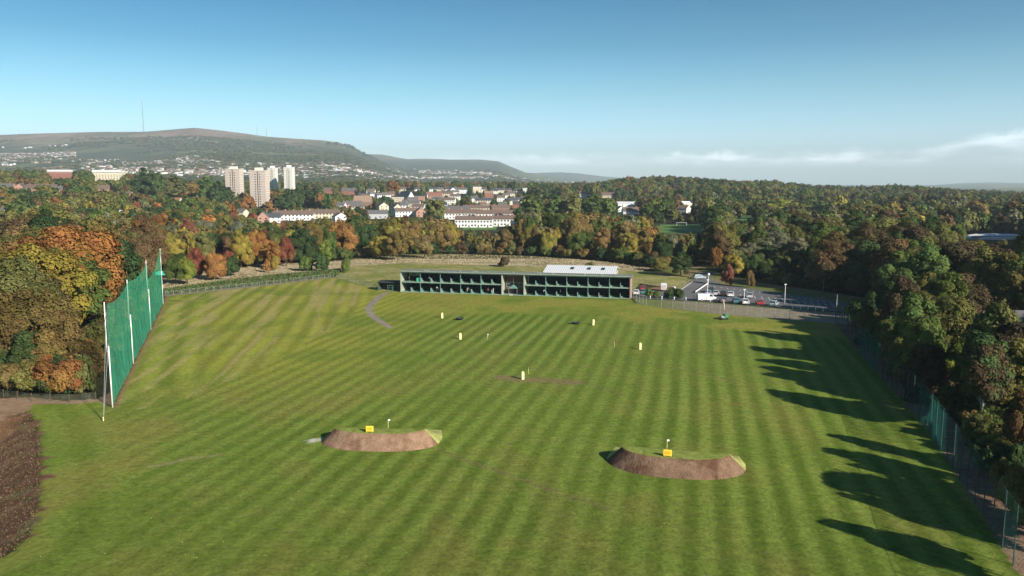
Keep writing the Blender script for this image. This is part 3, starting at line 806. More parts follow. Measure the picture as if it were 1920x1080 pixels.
houses = []
def house(name, px, py, w, d, eave, ridge, yaw, wall, roof, label, cat='house', nwin=3, storeys=2, chim=1, gable=False, group=None, sight=True, Y=None, topy=None, wpx=None):
    if topy is not None:
        cand = np.arange(560, 1750, 10.0)
        xs_ = (px - 960) / FPX * (cand * math.cos(PITCH) + CAMH * math.sin(PITCH))
        yt_ = HZ - FPX * (hterrain(xs_, cand) + ridge - CAMH) / cand
        ix_ = int(np.argmin(np.abs(yt_ - topy) + cand * 0.0005)); Y = float(cand[ix_])
        if wpx: w = round(wpx * Y / FPX, 1)
    if Y is None:
        x, y = G(px, py)
    else:
        y = Y; x = (px - 960) / FPX * (Y * math.cos(PITCH) + CAMH * math.sin(PITCH))
    # terrain height correction
    z = hgt(x, y)
    root = empty(name, (x, y, z), R(yaw), label, cat, group)
    par = None; roofo = None
    for nm, me, lv in house_parts(w, d, eave, ridge, wall, roof, nwin, storeys, chim, gable):
        o = link(nm, me, roofo if (lv and roofo) else root)
        if nm == 'roof': roofo = o
    if sight:
        a = P(x, y, z + ridge); b = P(x, y, z + eave * 0.35); hwp = FPX * (w * abs(math.cos(R(yaw))) + d * abs(math.sin(R(yaw)))) / 2 / y
        SIGHT.append((a[0] - hwp * 0.9, a[1], a[0] + hwp * 0.9, b[1] if not isinstance(sight, float) else a[1] + (b[1] - a[1]) * sight, y))
    houses.append((x, y, max(w, d) / 2 + 2))
    return root

# near the middle of the picture
H = house
H('terraced_house', 889, 426, 27, 8.5, 5.6, 8.0, -2, 'white', 'brown', 'long white terrace with a row of chimneys, whole front seen above golden trees', 'terrace', 12, 2, 6)
H('terraced_house', 948, 424, 17, 8.5, 5.4, 7.8, -6, 'white', 'brown', 'shorter white terrace half shaded by a tree, right of the long white terrace', 'terrace', 7, 2, 3)
H('terraced_house', 866, 411, 34, 9, 5.4, 8.6, 0, 'white', 'brown', 'white walled terrace with brown roof directly behind the long white terrace', 'terrace', 12, 2, 3)
H('terraced_house', 927, 412, 33, 9, 5.4, 8.4, 2, 'white', 'brown', 'brown roofed terrace with one red roof patch behind the shorter white terrace', 'terrace', 12, 2, 2)
H('terraced_house', 851, 402, 34, 9, 5.4, 8.4, -3, 'pink brick', 'grey', 'pink brick terrace with many chimneys behind the brown roofed terraces', 'terrace', 12, 2, 7)
H('terraced_house', 901, 400, 36, 9, 5.4, 8.2, 3, 'cream', 'brown', 'cream terrace with small dormers in the middle of the estate', 'terrace', 12, 2, 7)
H('terraced_house', 938, 400, 20, 9, 5.4, 8.6, 12, 'pink brick', 'brown', 'pink brick terrace at the right end of the estate beside the poplars', 'terrace', 8, 2, 3)
H('gabled_house', 788, 407, 9, 12, 5.2, 9.0, 14, 'pink brick', 'grey', 'pink brick house showing a broad gable above the birch trees', 'house', 2, 2, 1, True)
H('terraced_house', 762, 406, 25, 9, 5.2, 8.2, 28, 'white', 'brown', 'white terrace with brown roof left of the pink brick gable', 'terrace', 8, 2, 4)
H('gabled_house', 742, 405, 10, 11, 5.2, 9.0, 32, 'cream', 'slate', 'slate roofed house with dark gable and white front among the mid trees', 'house', 2, 2, 1, True, topy=382, wpx=16)
H('gabled_house', 717, 403, 10, 14, 5.2, 9.0, 25, 'cream', 'slate', 'slate roofed house with a cream gable at the left of the estate', 'house', 2, 2, 1, True, topy=379, wpx=18)
H('gabled_house', 708, 410, 18, 9, 4.6, 7.6, 12, 'grey', 'grey', 'grey roofed low house half hidden behind birches left of the estate', 'house', 4, 1, 1)
H('hall', 681, 391, 27, 15, 5.0, 12.5, 4, 'brown brick', 'tan', 'large hall with broad tan tiled roof left of the housing estate', 'hall', 6, 1, 0, topy=367, wpx=33)
H('terraced_house', 771, 393, 36, 9, 5.4, 8.4, -4, 'cream', 'grey', 'long grey roofed terrace behind the slate roofed houses', 'terrace', 12, 2, 7, topy=375, wpx=34)
H('white_gabled_house', 762, 379, 13, 26, 6.0, 14.0, 38, 'white', 'slate', 'tall white gable with a long steep slate roof above the estate', 'house', 3, 2, 0, True, topy=359, wpx=14)
H('flats', 748, 382, 22, 12, 6.6, 7.4, 0, 'cream', 'slate', 'low cream and brick flats with white window bands left of the white gable', 'flats', 7, 2, 0, topy=368, wpx=26)
H('flats', 781, 384, 26, 12, 6.6, 7.4, 0, 'pink brick', 'slate', 'pink brick flats with white ground floor under the white gable', 'flats', 7, 2, 0, topy=366, wpx=30)
H('terraced_house', 816, 375, 40, 10, 5.6, 9.0, 3, 'pink brick', 'red', 'long pink brick row with red roof right of the white gable', 'terrace', 10, 2, 4, topy=361, wpx=26)
H('terraced_house', 841, 381, 24, 10, 5.6, 8.6, -5, 'white', 'brown', 'white row with brown roof beyond the grey roofed estate', 'terrace', 8, 2, 3, topy=370, wpx=26)
H('villa', 894, 368, 15, 14, 10.5, 12.5, 10, 'cream', 'grey', 'tall cream villa with two big chimneys among dark trees', 'villa', 4, 3, 2, topy=348, wpx=16)
H('gabled_house', 865, 367, 19, 13, 6.0, 9.4, 6, 'white', 'grey', 'white house with pale roof left of the tall cream villa', 'house', 5, 2, 0, topy=352, wpx=22)
H('gabled_house', 848, 367, 12, 12, 6.0, 9.4, 20, 'white', 'grey', 'small white house near the pale roofed house left of the cream villa', 'house', 3, 2, 0, True, topy=352, wpx=12)
H('gabled_house', 916, 378, 16, 12, 6.4, 9.8, 10, 'red brick', 'tan', 'red brick house with tan roof right of the cream villa', 'house', 4, 2, 1, topy=358, wpx=17)
H('gabled_house', 939, 377, 14, 10, 5.4, 8.4, 0, 'white', 'brown', 'white house with brown roof beside the tall dark trees right of the estate', 'house', 3, 2, 1, topy=366, wpx=14)
H('gabled_house', 967, 392, 11, 10, 5.6, 8.2, 0, 'red brick', 'slate', 'red brick house close to the left end of the poplar row', 'house', 3, 2, 0, topy=377, wpx=12)
H('flats', 984, 352, 22, 12, 8.0, 9.0, 0, 'white', 'white', 'small white block standing above the trees beyond the poplars', 'flats', 5, 3, 0, topy=345, wpx=12)
H('warehouse', 1174, 394, 38, 24, 8.6, 10.4, 0, 'white', 'white', 'white flat shed with bright roof just right of the poplar row', 'warehouse', 0, 0, 0, topy=378, wpx=36)
H('terraced_house', 1184, 404, 25, 9, 5.2, 8.2, 4, 'white', 'brown', 'white terrace with brown roof below the white flat shed', 'terrace', 7, 2, 2, topy=388, wpx=34)
H('gabled_house', 1163, 404, 12, 9, 5.2, 8.2, 10, 'white', 'grey', 'small white gabled house at the right end of the poplar row', 'house', 3, 2, 1, True, topy=386, wpx=14)
H('terraced_house', 1096, 372, 46, 12, 5.6, 9.0, 0, 'white', 'brown', 'left of two rows of white and brown houses above the poplar tops', 'terrace', 12, 2, 4, topy=360, wpx=22)
H('terraced_house', 1140, 373, 56, 12, 5.6, 9.0, 3, 'cream', 'brown', 'right of two rows of houses seen above the poplar tops', 'terrace', 12, 2, 4, topy=361, wpx=26)
H('gabled_house', 1282, 405, 18, 10, 5.4, 8.4, -40, 'white', 'brown', 'white house with brown roof half hidden by trees above the green pitch', 'house', 4, 2, 1, topy=385, wpx=20)
H('gabled_house', 1288, 393, 24, 10, 5.0, 7.4, 20, 'cream', 'white', 'pale roofed building behind the half hidden white house above the pitch', 'house', 4, 1, 0, topy=377, wpx=26)
# left part of the town
H('flats', 120, 352, 48, 20, 14.0, 14.8, 8, 'red brick', 'white', 'brick flats with white top floor partly behind trees, left of the other flats', 'flats', 9, 4, 0, topy=322, wpx=44)
H('flats', 206, 356, 60, 20, 16.0, 17.0, 6, 'cream', 'white', 'pink and white block of flats with white top floor left of the tall fir', 'flats', 11, 5, 0, topy=323, wpx=56)
H('terraced_house', 14, 381, 32, 10, 5.6, 9.6, 0, 'pink brick', 'grey', 'pink brick terrace with gables at the far left behind the wood', 'terrace', 8, 2, 2, topy=344, wpx=34)
H('gabled_house', 43, 380, 9, 14, 5.6, 9.6, 15, 'pink brick', 'grey', 'pink brick gable next to the terrace at far left', 'house', 2, 2, 1, True, topy=344, wpx=14)
H('terraced_house', 83, 374, 50, 10, 5.6, 9.4, -2, 'pink brick', 'brown', 'brown roofed brick terrace behind the lime green cypress', 'terrace', 12, 2, 4, topy=346, wpx=60)
H('terraced_house', 110, 381, 20, 10, 5.6, 9.4, 8, 'pink brick', 'grey', 'short grey roofed brick terrace right of the lime green cypress', 'terrace', 5, 2, 1, topy=349, wpx=24)
H('gabled_house', 197, 377, 16, 11, 6.0, 10.4, 10, 'pink brick', 'brown', 'pink brick house with gables below the pink and white flats', 'house', 4, 2, 1, topy=347, wpx=22)
H('gabled_house', 236, 384, 20, 11, 5.6, 9.2, -8, 'pink brick', 'brown', 'pink brick house with red brown roof and dormers beneath the tall fir', 'house', 5, 2, 1, topy=359, wpx=30)
H('bungalow', 270, 388, 26, 10, 3.0, 6.4, -4, 'cream', 'red', 'bungalow with red roof under the dark pines', 'bungalow', 5, 1, 1, topy=368, wpx=28)
H('bungalow', 296, 388, 16, 10, 3.0, 6.4, -4, 'white', 'slate', 'bungalow with slate roof right of the red roofed bungalow', 'bungalow', 3, 1, 1, topy=369, wpx=22)
H('bungalow', 328, 390, 22, 10, 3.0, 6.2, -4, 'cream', 'red', 'rightmost red roofed bungalow in front of the golden oaks', 'bungalow', 4, 1, 0, topy=370, wpx=26)
H('bungalow', 245, 399, 17, 9, 3.0, 5.4, -15, 'white', 'grey', 'low white bungalow in front of the red roofed bungalow', 'bungalow', 4, 1, 0, topy=381, wpx=26)
H('bungalow', 228, 409, 6, 6, 2.8, 4.2, 0, 'white', 'white', 'tiny white shed in the trees above the orange maples', 'shed', 1, 1, 0, topy=394, wpx=8)
H('bungalow', 160, 403, 10, 8, 3.0, 5.4, 10, 'grey', 'grey', 'small grey roofed bungalow between autumn trees at left', 'bungalow', 2, 1, 0, topy=381, wpx=16)
H('gabled_house', 5, 400, 14, 9, 4.6, 7.4, 0, 'white', 'grey', 'white house with grey roof at left edge above the wood', 'house', 3, 2, 1, topy=389, wpx=14)
H('gabled_house', 495, 419, 8.5, 11, 5.2, 9.4, 12, 'pink brick', 'grey', 'pink brick gable with pale edges below the tallest tower block', 'house', 2, 2, 1, True)
H('gabled_house', 512, 418, 12, 9, 4.6, 7.8, 20, 'white', 'slate', 'house with blue grey roof right of the pink brick gable', 'house', 3, 2, 0)
H('terraced_house', 551, 413, 34, 9, 5.0, 8.2, 10, 'white', 'brown', 'long white terrace with brown roof and pale chimneys right of tower blocks', 'terrace', 11, 2, 5)
H('terraced_house', 605, 410, 30, 9, 5.0, 8.2, 8, 'cream', 'brown', 'cream terrace continuing right from the long white terrace near the tower blocks', 'terrace', 10, 2, 4)
H('gabled_house', 637, 417, 10, 9, 5.0, 7.8, 30, 'white', 'grey', 'white house half hidden by birches right of the cream terrace', 'house', 2, 2, 1, True)
H('gabled_house', 452, 407, 12, 9, 4.4, 7.2, -20, 'cream', 'grey', 'small grey roofed house in front of the tower blocks', 'house', 3, 1, 1)
H('flats', 605, 366, 55, 14, 6.0, 10.0, 2, 'red brick', 'brown', 'long low red brick block right of the tower blocks', 'flats', 12, 2, 5, topy=352, wpx=44)
H('flats', 655, 367, 35, 14, 6.0, 10.0, 2, 'red brick', 'grey', 'short low red brick block left of the tan roofed hall', 'flats', 8, 2, 3, topy=353, wpx=26)
H('bungalow', 1896, 628, 12, 9, 3.0, 5.0, -10, 'grey', 'grey', 'dark roofed bungalow in shade at the right edge among trees', 'bungalow', 3, 1, 0)

# tower blocks
def tower(px, topy, Y, w, d, yaw, label, wallm, cream, stor, base_hidden=True):
    y = Y; x = (px - 960) / FPX * (Y * math.cos(PITCH))
    ztop = CAMH + (HZ - topy) / FPX * Y
    z0 = hgt(x, y)
    h = ztop - z0
    root = empty('tower_block', (x, y, z0), R(yaw), label, 'tower block', 'tower blocks')
    hw, hd = w / 2, d / 2
    fl = h / stor
    MB().box(-hw, -hw * 0.08, -hd, hd, -1, h).box(hw * 0.08, hw, -hd, hd, -1, h).box(-hw * .08, hw * .08, -hd + 1.0, hd, -1, h).build('wall', wallm, root)
    MB().box(-hw * .08 + .1, hw * .08 - .1, -hd + .9, -hd + .99, 0, h - 1).build('stair_window', M_glass, root)
    r = MB().box(-hw - .3, hw + .3, -hd - .3, hd + .3, h + .01, h + .7).build('roof', cream, root)
    MB().box(-hw * .45, hw * .4, -hd * .5, hd * .5, h + .7, h + 4.0).build('plant_room', cream, root)
    for k in range(1, stor):
        z = k * fl
        MB().box(-hw - .08, -hw * .08 + .0, -hd - .08, -hd - .001, z - .12, z + .12).box(hw * .08, hw + .08, -hd - .08, -hd - .001, z - .12, z + .12).build('floor_band', cream, root)
        for s, (a, b) in enumerate(((-.36, -.2), (.2, .36))):
            MB().box(hw * a, hw * b, -hd - .03, -hd + .02, z - fl + .9, z - .7).build('window', M_glass, root)
        MB().box(-hw - 1.2, -hw - .001, -hd * .6, hd * .6, z - .1, z + .9).build('balcony', M_glass if k % 2 else cream, root)
        MB().box(hw + .001, hw + .7, -hd * .6, hd * .6, z - .1, z + .9).build('balcony', cream, root)
    hwp = FPX * hw * 1.25 / Y
    SIGHT.append((px - hwp, topy - 2, px + hwp, P(x, y, z0 + h * 0.12)[1] if not base_hidden else topy + (HZ + FPX * CAMH / Y - topy) * 0.56, Y))
    houses.append((x, y, w))
M_tw = colmat('pink_render', (0.52, 0.43, 0.37), 0.85, 0.08, 0.3)
M_tc = colmat('cream_panel', (0.66, 0.62, 0.54), 0.8, 0.08, 0.3)
tower(487, 321, 960, 19.5, 12, -8, 'tallest pinkish tower block with a dark central stair strip', M_tw, M_tc, 15, False)
tower(440, 318, 1090, 20.5, 12, -8, 'pinkish tower block left of the tallest, lower floors hidden by trees', M_tw, M_tc, 13)
tower(512, 316, 1370, 14, 10, -8, 'cream tower block peeping out behind the tallest one', M_tc, M_white, 13)
tower(543, 315, 1330, 15, 10, -8, 'cream tower block on the right, twin slabs with dark slot', M_tc, M_white, 13)

# random estate houses between the trees of the middle distance, then the far town
def auto_town():
    n = 0; tries = 0
    while n < 46 and tries < 4000:
        tries += 1
        px = random.uniform(640, 1005); Y = random.uniform(820, 1500)
        x = (px - 960) / FPX * Y
        if any(math.hypot(x - a, Y - b) < r + 17 for a, b, r in houses): continue
        w = random.choice((10, 10, 14, 14, 22))
        wall = random.choice(('white', 'white', 'white', 'pink brick', 'cream', 'cream')); roof = random.choice(('grey', 'brown', 'grey', 'slate'))
        kind = 'terrace' if w > 20 else 'house'
        house('terraced_house' if w > 20 else 'small_house', px, 0, w, 9, 5.2, 8.2, random.choice((-8, 0, 5, 12, 40)), wall, roof, 'X', kind, {10: 3, 14: 4, 22: 7, 30: 9}[w], 2, {10: 1, 14: 1, 22: 3, 30: 5}[w], False, 'estate houses in the middle distance', 0.55, Y)
        n += 1
n_before = len(bpy.data.objects)
auto_town()
ORD = ['first', 'second', 'third', 'fourth', 'fifth', 'sixth', 'seventh', 'eighth', 'ninth', 'tenth', 'eleventh', 'twelfth', 'thirteenth', 'fourteenth', 'fifteenth', 'sixteenth', 'seventeenth', 'eighteenth', 'nineteenth', 'twentieth']
def ordw(i):
    if i < 20: return ORD[i]
    n = i + 1
    s = 'th' if 10 <= n % 100 <= 20 else {1: 'st', 2: 'nd', 3: 'rd'}.get(n % 10, 'th')
    return f'{n}{s}'
def number_labels(items, fmt):
    """items: list of (object, key, px); fmt(key, ordinal text) -> label"""
    g = {}
    for it in items: g.setdefault(it[1], []).append(it)
    for k, l in g.items():
        l.sort(key=lambda q: q[2])
        for i, (o, _, _) in enumerate(l):
            o['label'] = fmt(k, None if len(l) == 1 else ordw(i))
items = []
for o in C.objects:
    if o.get('label') == 'X':
        wm = [c for c in KIDS.get(o.name, []) if c.name.startswith('wall')][0].data.materials[0].name[5:].replace('_', ' ')
        rm = [c for c in KIDS.get(o.name, []) if c.name.startswith('roof')][0].data.materials[0].name[5:]
        dep = 'front' if o.location.y < 1150 else 'rear'
        items.append((o, (wm, rm, o['category'], dep), P(*o.location)[0]))
number_labels(items, lambda k, o: f"{k[0]} {k[2]} with {k[1]} roof in {k[3]} streets of estate" + (f", {o} from left" if o else ''))

# ------------------------------------------------------------------ far town
def far_town():
    pts = []
    def cluster(pa, pb, Ya, Yb, n, dens=0.5):
        for _ in range(n):
            px = random.uniform(pa, pb); Y = random.uniform(Ya, Yb)
            x = (px - 960) / FPX * Y
            if vnoise(np.array([x / 260.]), np.array([Y / 260.]), 5)[0] < 1 - dens: continue
            pts.append((x, Y))
    cluster(0, 150, 4150, 4500, 750, 0.9)        # white estate on the slope
    cluster(-20, 260, 2300, 4100, 900, 0.42)
    cluster(250, 660, 2400, 4000, 2100, 0.45)
    cluster(300, 420, 3600, 4100, 200, 0.6)
    cluster(640, 1010, 2600, 4000, 900, 0.45); cluster(725, 1010, 3800, 6400, 2000, 0.45)
    cluster(0, 160, 4900, 5400, 60, 0.5)
    cluster(1000, 1260, 3000, 8000, 300, 0.4)
    cluster(420, 900, 1600, 2300, 260, 0.4)
    cluster(0, 420, 1500, 2200, 180, 0.4)
    return pts
ft = far_town()
# the ones that show largest (nearest) are things, the rest one mass
ft.sort(key=lambda p: p[1])
def fh_params():
    return random.uniform(9, 26), random.uniform(8, 11), random.uniform(5.0, 6.5), random.choice(('white', 'white', 'white', 'cream', 'pink brick')), random.choice(('grey', 'tan', 'brown', 'tan', 'white'))
far_pro = {}
fh_items = []
n_fh = 0
for (x, y) in ft[:190]:
    w = random.choice((10, 16, 26)); wall = random.choice(('white', 'white', 'cream', 'pink brick')); roof = random.choice(('grey', 'brown', 'red'))
    parts = house_parts(w, 10, 6.0, 9.0, wall, roof, 0, 0, 0)
    root = empty('distant_house', (x, y, hgt(x, y)), R(random.uniform(-30, 30)), 'X', 'house', 'distant houses below the hills')
    for nm, me, lv in parts: link(nm, me, root)
    side = 'terrace' if w == 26 else 'house'
    reg = 'below the long hill' if P(x, y, 0)[0] < 640 else 'beyond the estate'
    fh_items.append((root, (wall, roof, side, reg), P(x, y, 0)[0]))
number_labels(fh_items, lambda k, o: f"tiny {k[0]} {k[2]} with {k[1]} roof {k[3]}" + (f", {o} from left" if o else ''))
def mass_houses(pts):
    vs, fs, cs = [], [], []
    for (x, y) in pts:
        w, d, e, wall, roof = fh_params(); z = hgt(x, y) - 1
        if y > 4400 and x / y < -0.54: wall = 'white'
        if random.random() < .2: wall = 'white'
        w *= 1.05; e += .5
        a = random.uniform(-.6, .6); ca, sa = math.cos(a), math.sin(a); e += 1
        loc = [(-w/2, -d/2, 0), (w/2, -d/2, 0), (w/2, d/2, 0), (-w/2, d/2, 0), (-w/2, -d/2, e), (w/2, -d/2, e), (w/2, d/2, e), (-w/2, d/2, e)]
        rl = [(-w/2, -d/2 - .3, e), (w/2, -d/2 - .3, e), (w/2, 0, e + 3), (-w/2, 0, e + 3), (w/2, d/2 + .3, e), (-w/2, d/2 + .3, e)]
        b = len(vs)
        for p in loc + rl: vs.append((x + p[0] * ca - p[1] * sa, y + p[0] * sa + p[1] * ca, z + p[2]))
        cs += [WALLC[wall]] * 8 + [ROOFC[roof]] * 6
        fs += [(b, b+1, b+5, b+4), (b+1, b+2, b+6, b+5), (b+2, b+3, b+7, b+6), (b+3, b, b+4, b+7), (b+8, b+9, b+10, b+11), (b+11, b+10, b+12, b+13), (b+4, b+5, b+9, b+8)]
    m = vcol_mat('far_houses', amp=0.1, bump=0)
    me = np_mesh('hillside_houses', np.array(vs), np.array(fs), m, np.array(cs))
    tag(link('hillside_houses', me), 'mass of tiny pale houses spread below and up the long hill', 'houses', None, 'stuff')
mass_houses(ft[190:])

# ------------------------------------------------------------------ tree placement
def sight_ok(x, y, z, h, r):
    tx, ty = P(x, y, z + h); bx, by = P(x, y, z); rp = FPX * r / y
    for (a, b, c, d, D) in SIGHT:
        if y < D + 6 and tx + rp * 0.75 > a and tx - rp * 0.75 < c and ty < d and by > b:
            return False
    return True

# hand placed, from the photograph
def TP(px, topy, basey, kind, cname, wpx=None, Y=None):
    """tree whose crown top is at (px, topy) and foot at basey"""
    if Y is None: x, Y = G(px, basey)
    else: x = (px - 960) / FPX * (Y * math.cos(PITCH) + 15 * math.sin(PITCH))
    z0 = hgt(x, Y)
    h = CAMH + (HZ - topy) / FPX * Y - z0
    w = None if wpx is None else wpx / FPX * Y
    add_tree(x, Y, kind, max(h, 2), cname, w, '!')
    if Y > 235 and kind != 'shrub':
        bp = P(x, Y, z0)[1]; hw_ = FPX * trees[-1]['r'] / Y * 0.55
        SIGHT.append((px - hw_, topy, px + hw_, topy + (bp - topy) * (0.5 if Y < 500 else 0.62), Y - 8))
for px, ty, w in ((998, 362, 42), (1042, 366, 36), (1075, 364, 34), (1112, 366, 40), (1142, 370, 28)): TP(px, ty, 412, 'tall', 'mid green' if px != 1075 else 'olive', w, 640 + px % 7 * 6)
TP(817, 372, 413, 'broad', 'olive', 34, 655)
TP(1215, 382, 418, 'broad', 'mid green', 28, 640); TP(1243, 376, 418, 'tall', 'mid green', 26, 650); TP(1262, 384, 418, 'tall', 'olive', 22, 640); TP(1232, 392, 424, 'broad', 'dark green', 26, 590)
TP(87, 347, 400, 'conifer', 'lime green', 38, 820); trees[-1]['kind'] = 'tall'; trees[-1]['s'] = trees[-1]['h'] / 15.6; trees[-1]['ws'] *= .8
TP(272, 315, 380, 'conifer', 'dark green', 40, 900); TP(293, 322, 385, 'broad', 'dark green', 46, 880); TP(325, 332, 385, 'broad', 'olive', 50, 890); TP(362, 336, 385, 'broad', 'golden brown', 46, 900); TP(258, 330, 388, 'conifer', 'dark green', 26, 885)
TP(390, 330, 388, 'tall', 'mid green', 34, 860); TP(408, 340, 392, 'tall', 'dark green', 30, 850); TP(465, 365, 396, 'broad', 'orange', 22, 860); TP(510, 376, 398, 'broad', 'orange', 26, 850)
TP(575, 345, 400, 'conifer', 'dark green', 30, 900); TP(555, 352, 400, 'broad', 'dark green', 36, 880); TP(592, 350, 402, 'tall', 'mid green', 34, 880); TP(600, 362, 403, 'broad', 'orange', 18, 860); TP(535, 362, 402, 'broad', 'dark green', 34, 850)
TP(424, 350, 398, 'tall', 'dark green', 26, 880); TP(52, 332, 380, 'tall', 'russet', 28, 930)
TP(1574, 367, 420, 'broad', 'yellow', 26, 760); TP(1460, 370, 420, 'broad', 'lime green', 60, 800); TP(1525, 375, 420, 'broad', 'mid green', 60, 790); TP(1868, 384, 430, 'broad', 'mid green', 66, 800)
TP(1450, 432, 500, 'broad', 'grey green', 70, 330); TP(1405, 450, 500, 'broad', 'grey green', 40, 320); TP(1500, 445, 500, 'tall', 'grey green', 40, 318)
TP(1367, 499, 530, 'shrub', 'red', 22, 244); TP(1411, 508, 533, 'shrub', 'russet', 16, 238)
TP(1278, 470, 516, 'tall', 'dark green', 36, 268); TP(1240, 480, 503, 'broad', 'olive', 30, 285)
TP(1380, 476, 507, 'broad', 'yellow', 34, 268); TP(1345, 462, 507, 'broad', 'orange', 22, 285)
# red and yellow accents behind the bramble bank
TP(367, 457, 515, 'broad', 'red', 34, 262); TP(400, 468, 512, 'broad', 'orange', 40, 258); TP(426, 464, 505, 'broad', 'red', 26, 272); TP(449, 434, 498, 'broad', 'yellow', 44, 295); TP(481, 430, 498, 'broad', 'orange', 40, 300)
TP(512, 450, 498, 'tall', 'orange', 26, 292); TP(534, 442, 495, 'broad', 'red', 24, 300); TP(358, 435, 498, 'tall', 'yellow', 16, 292); TP(325, 480, 520, 'broad', 'mid green', 34, 246); TP(347, 482, 519, 'broad', 'lime green', 32, 246)
TP(608, 448, 495, 'tall', 'lime green', 24, 300); TP(512, 480, 502, 'shrub', 'yellow', 14, 286); TP(434, 482, 507, 'shrub', 'dark green', 26, 270); TP(497, 488, 505, 'shrub', 'orange', 13, 280)
TP(945, 481, 491, 'shrub', 'dark brown', 24, 300); TP(1108, 492, 501, 'shrub', 'olive', 18, 285); TP(600, 478, 498, 'shrub', 'dark green', 26, 282); TP(570, 482, 498, 'shrub', 'mid green', 26, 284); TP(646, 484, 503, 'shrub', 'mid green', 16, 280); TP(1028, 430, 488, 'broad', 'yellow', 30, 345)
TP(712, 437, 490, 'broad', 'yellow', 36, 330); TP(745, 428, 488, 'broad', 'golden brown', 40, 325); TP(795, 436, 486, 'birch', 'tan', 32, 335); TP(1130, 425, 490, 'tall', 'tan', 34, 330)
# cypress and willow-like trees behind the right fence
TP(1637, 553, 660, 'conifer', 'dark green', 50, 152); TP(1738, 545, 680, 'tall', 'olive', 90, 141); TP(1800, 612, 760, 'broad', 'lime green', 100, 117); TP(1690, 600, 700, 'broad', 'olive', 70, 137)
TP(1800, 450, 560, 'broad', 'dark brown', 150, 205); TP(1690, 455, 560, 'broad', 'russet', 120, 215); TP(1570, 440, 545, 'broad', 'russet', 90, 232); TP(1850, 520, 585, 'broad', 'golden brown', 36, 185); TP(1825, 545, 610, 'broad', 'russet', 50, 178)
# trees whose shadows fall across the right of the lawn
SUNAZ = R(134); SUNEL = R(25)
def understory():
    y = 68.0
    while y < 126:
        fxx = float(np.interp(y, [26, 62, 99.5, 150], [31, 41, 53, 65.6]))
        for d in (6.0, 9.5, 13, 16.5, 20, 24):
            x = fxx + d + random.uniform(-1, 1); yy = y + random.uniform(-1.3, 1.3)
            if inpoly(np.array([x]), np.array([yy]), RFIELD)[0]: continue
            if P(x, yy, 5)[0] > 1960: continue
            if y > 108 and d > 17: continue
            add_tree(x, yy, 'bush', min(.40 * d + 1.2, 7) * random.uniform(.8, 1.1), random.choice(('dark green', 'olive', 'dark green', 'mid green', 'russet', 'golden brown')), None, '!')
        y += 3.4
understory()
def from_shadow(tip, h, kind, cname, w):
    kind = 'standard'
    tx, ty = G(*tip); L = h / math.tan(SUNEL)
    add_tree(tx - L * math.cos(SUNAZ), ty - L * math.sin(SUNAZ), kind, h, cname, w, '!')
from_shadow((1545, 976), 10.5, 'tall', 'olive', 4.6)
from_shadow((1555, 816), 9.5, 'tall', 'russet', 3.6)
from_shadow((1535, 839), 11.0, 'tall', 'dark green', 4.0)
from_shadow((1600, 870), 10.0, 'tall', 'olive', 3.4)
from_shadow((1538, 890), 13.0, 'broad', 'dark green', 8.0)
from_shadow((1590, 925), 12.0, 'tall', 'olive', 4.5)
from_shadow((1650, 915), 10.0, 'broad', 'russet', 6.0)
for tip, h in (((1410, 622), 14), ((1413, 652), 13.5), ((1425, 672), 14.5), ((1440, 700), 15), ((1450, 735), 13), ((1470, 745), 12), ((1470, 655), 13), ((1500, 610), 13), ((1430, 688), 12), ((1500, 720), 13), ((1530, 745), 12)):
    from_shadow(tip, h, random.choice(('tall', 'tall', 'broad')), random.choice(('olive', 'dark green', 'mid green', 'dark brown')), h * random.uniform(0.38, 0.55))
# low growth right behind the fence, bottom right
for q in ((1890, 868, 955, 'golden brown'), (1912, 905, 990, 'olive'), (1852, 838, 890, 'dark green'), (1905, 850, 905, 'dark green'), (1880, 800, 862, 'olive'), (1840, 790, 838, 'olive')):
    TP(q[0], q[1], q[2], 'bush', q[3], 60)

# bushes that close the foot of the woods
def hedge(pts, step, off, hr, cols, jit=1.2):
    L = 0
    for a, b in zip(pts[:-1], pts[1:]):
        l = math.hypot(b[0] - a[0], b[1] - a[1]); n = max(1, int(l / step)); nx, ny = -(b[1] - a[1]) / l, (b[0] - a[0]) / l
        for i in range(n):
            t = (i + random.uniform(.1, .9)) / n; o = off + random.uniform(-jit, jit) * .6
            x = a[0] + (b[0] - a[0]) * t + nx * o; y = a[1] + (b[1] - a[1]) * t + ny * o; h = random.uniform(*hr)
            add_tree(x, y, 'bush', h, random.choice(cols), None, '!')
OG = ['olive', 'mid green', 'dark green', 'olive', 'golden brown', 'dark green']
hedge([(-82, 114.5), G(60, 748), G(130, 750), G(175, 743)], 3.4, 3.0, (4, 6.5), OG)
hedge([(-88, 119.5), (-78, 118.5), (-70, 118.0)], 3.6, 4.0, (6, 9), OG)
hedge([net_bases[3], net_bases[2], net_bases[1], (net_bases[0][0] - 3, net_bases[0][1] + 6)][::-1], 4.2, 6.2, (4.5, 7), ['olive', 'golden brown', 'mid green', 'russet', 'orange', 'olive'])
edge_m = GP([(306, 521), (400, 506), (500, 496), (600, 492), (660, 487), (750, 478), (870, 477), (1000, 481), (1130, 490), (1220, 503), (1300, 497)])
hedge(edge_m, 4.6, 3.6, (3.5, 6.5), ['mid green', 'dark green', 'olive', 'dark green', 'russet', 'golden brown'])
hedge([(49.0, 76.0), (53.0, 88.0), (57.0, 102.0)][::-1], 3.0, 3.5, (2.2, 3.0), ['dark green', 'olive', 'russet', 'mid green'])
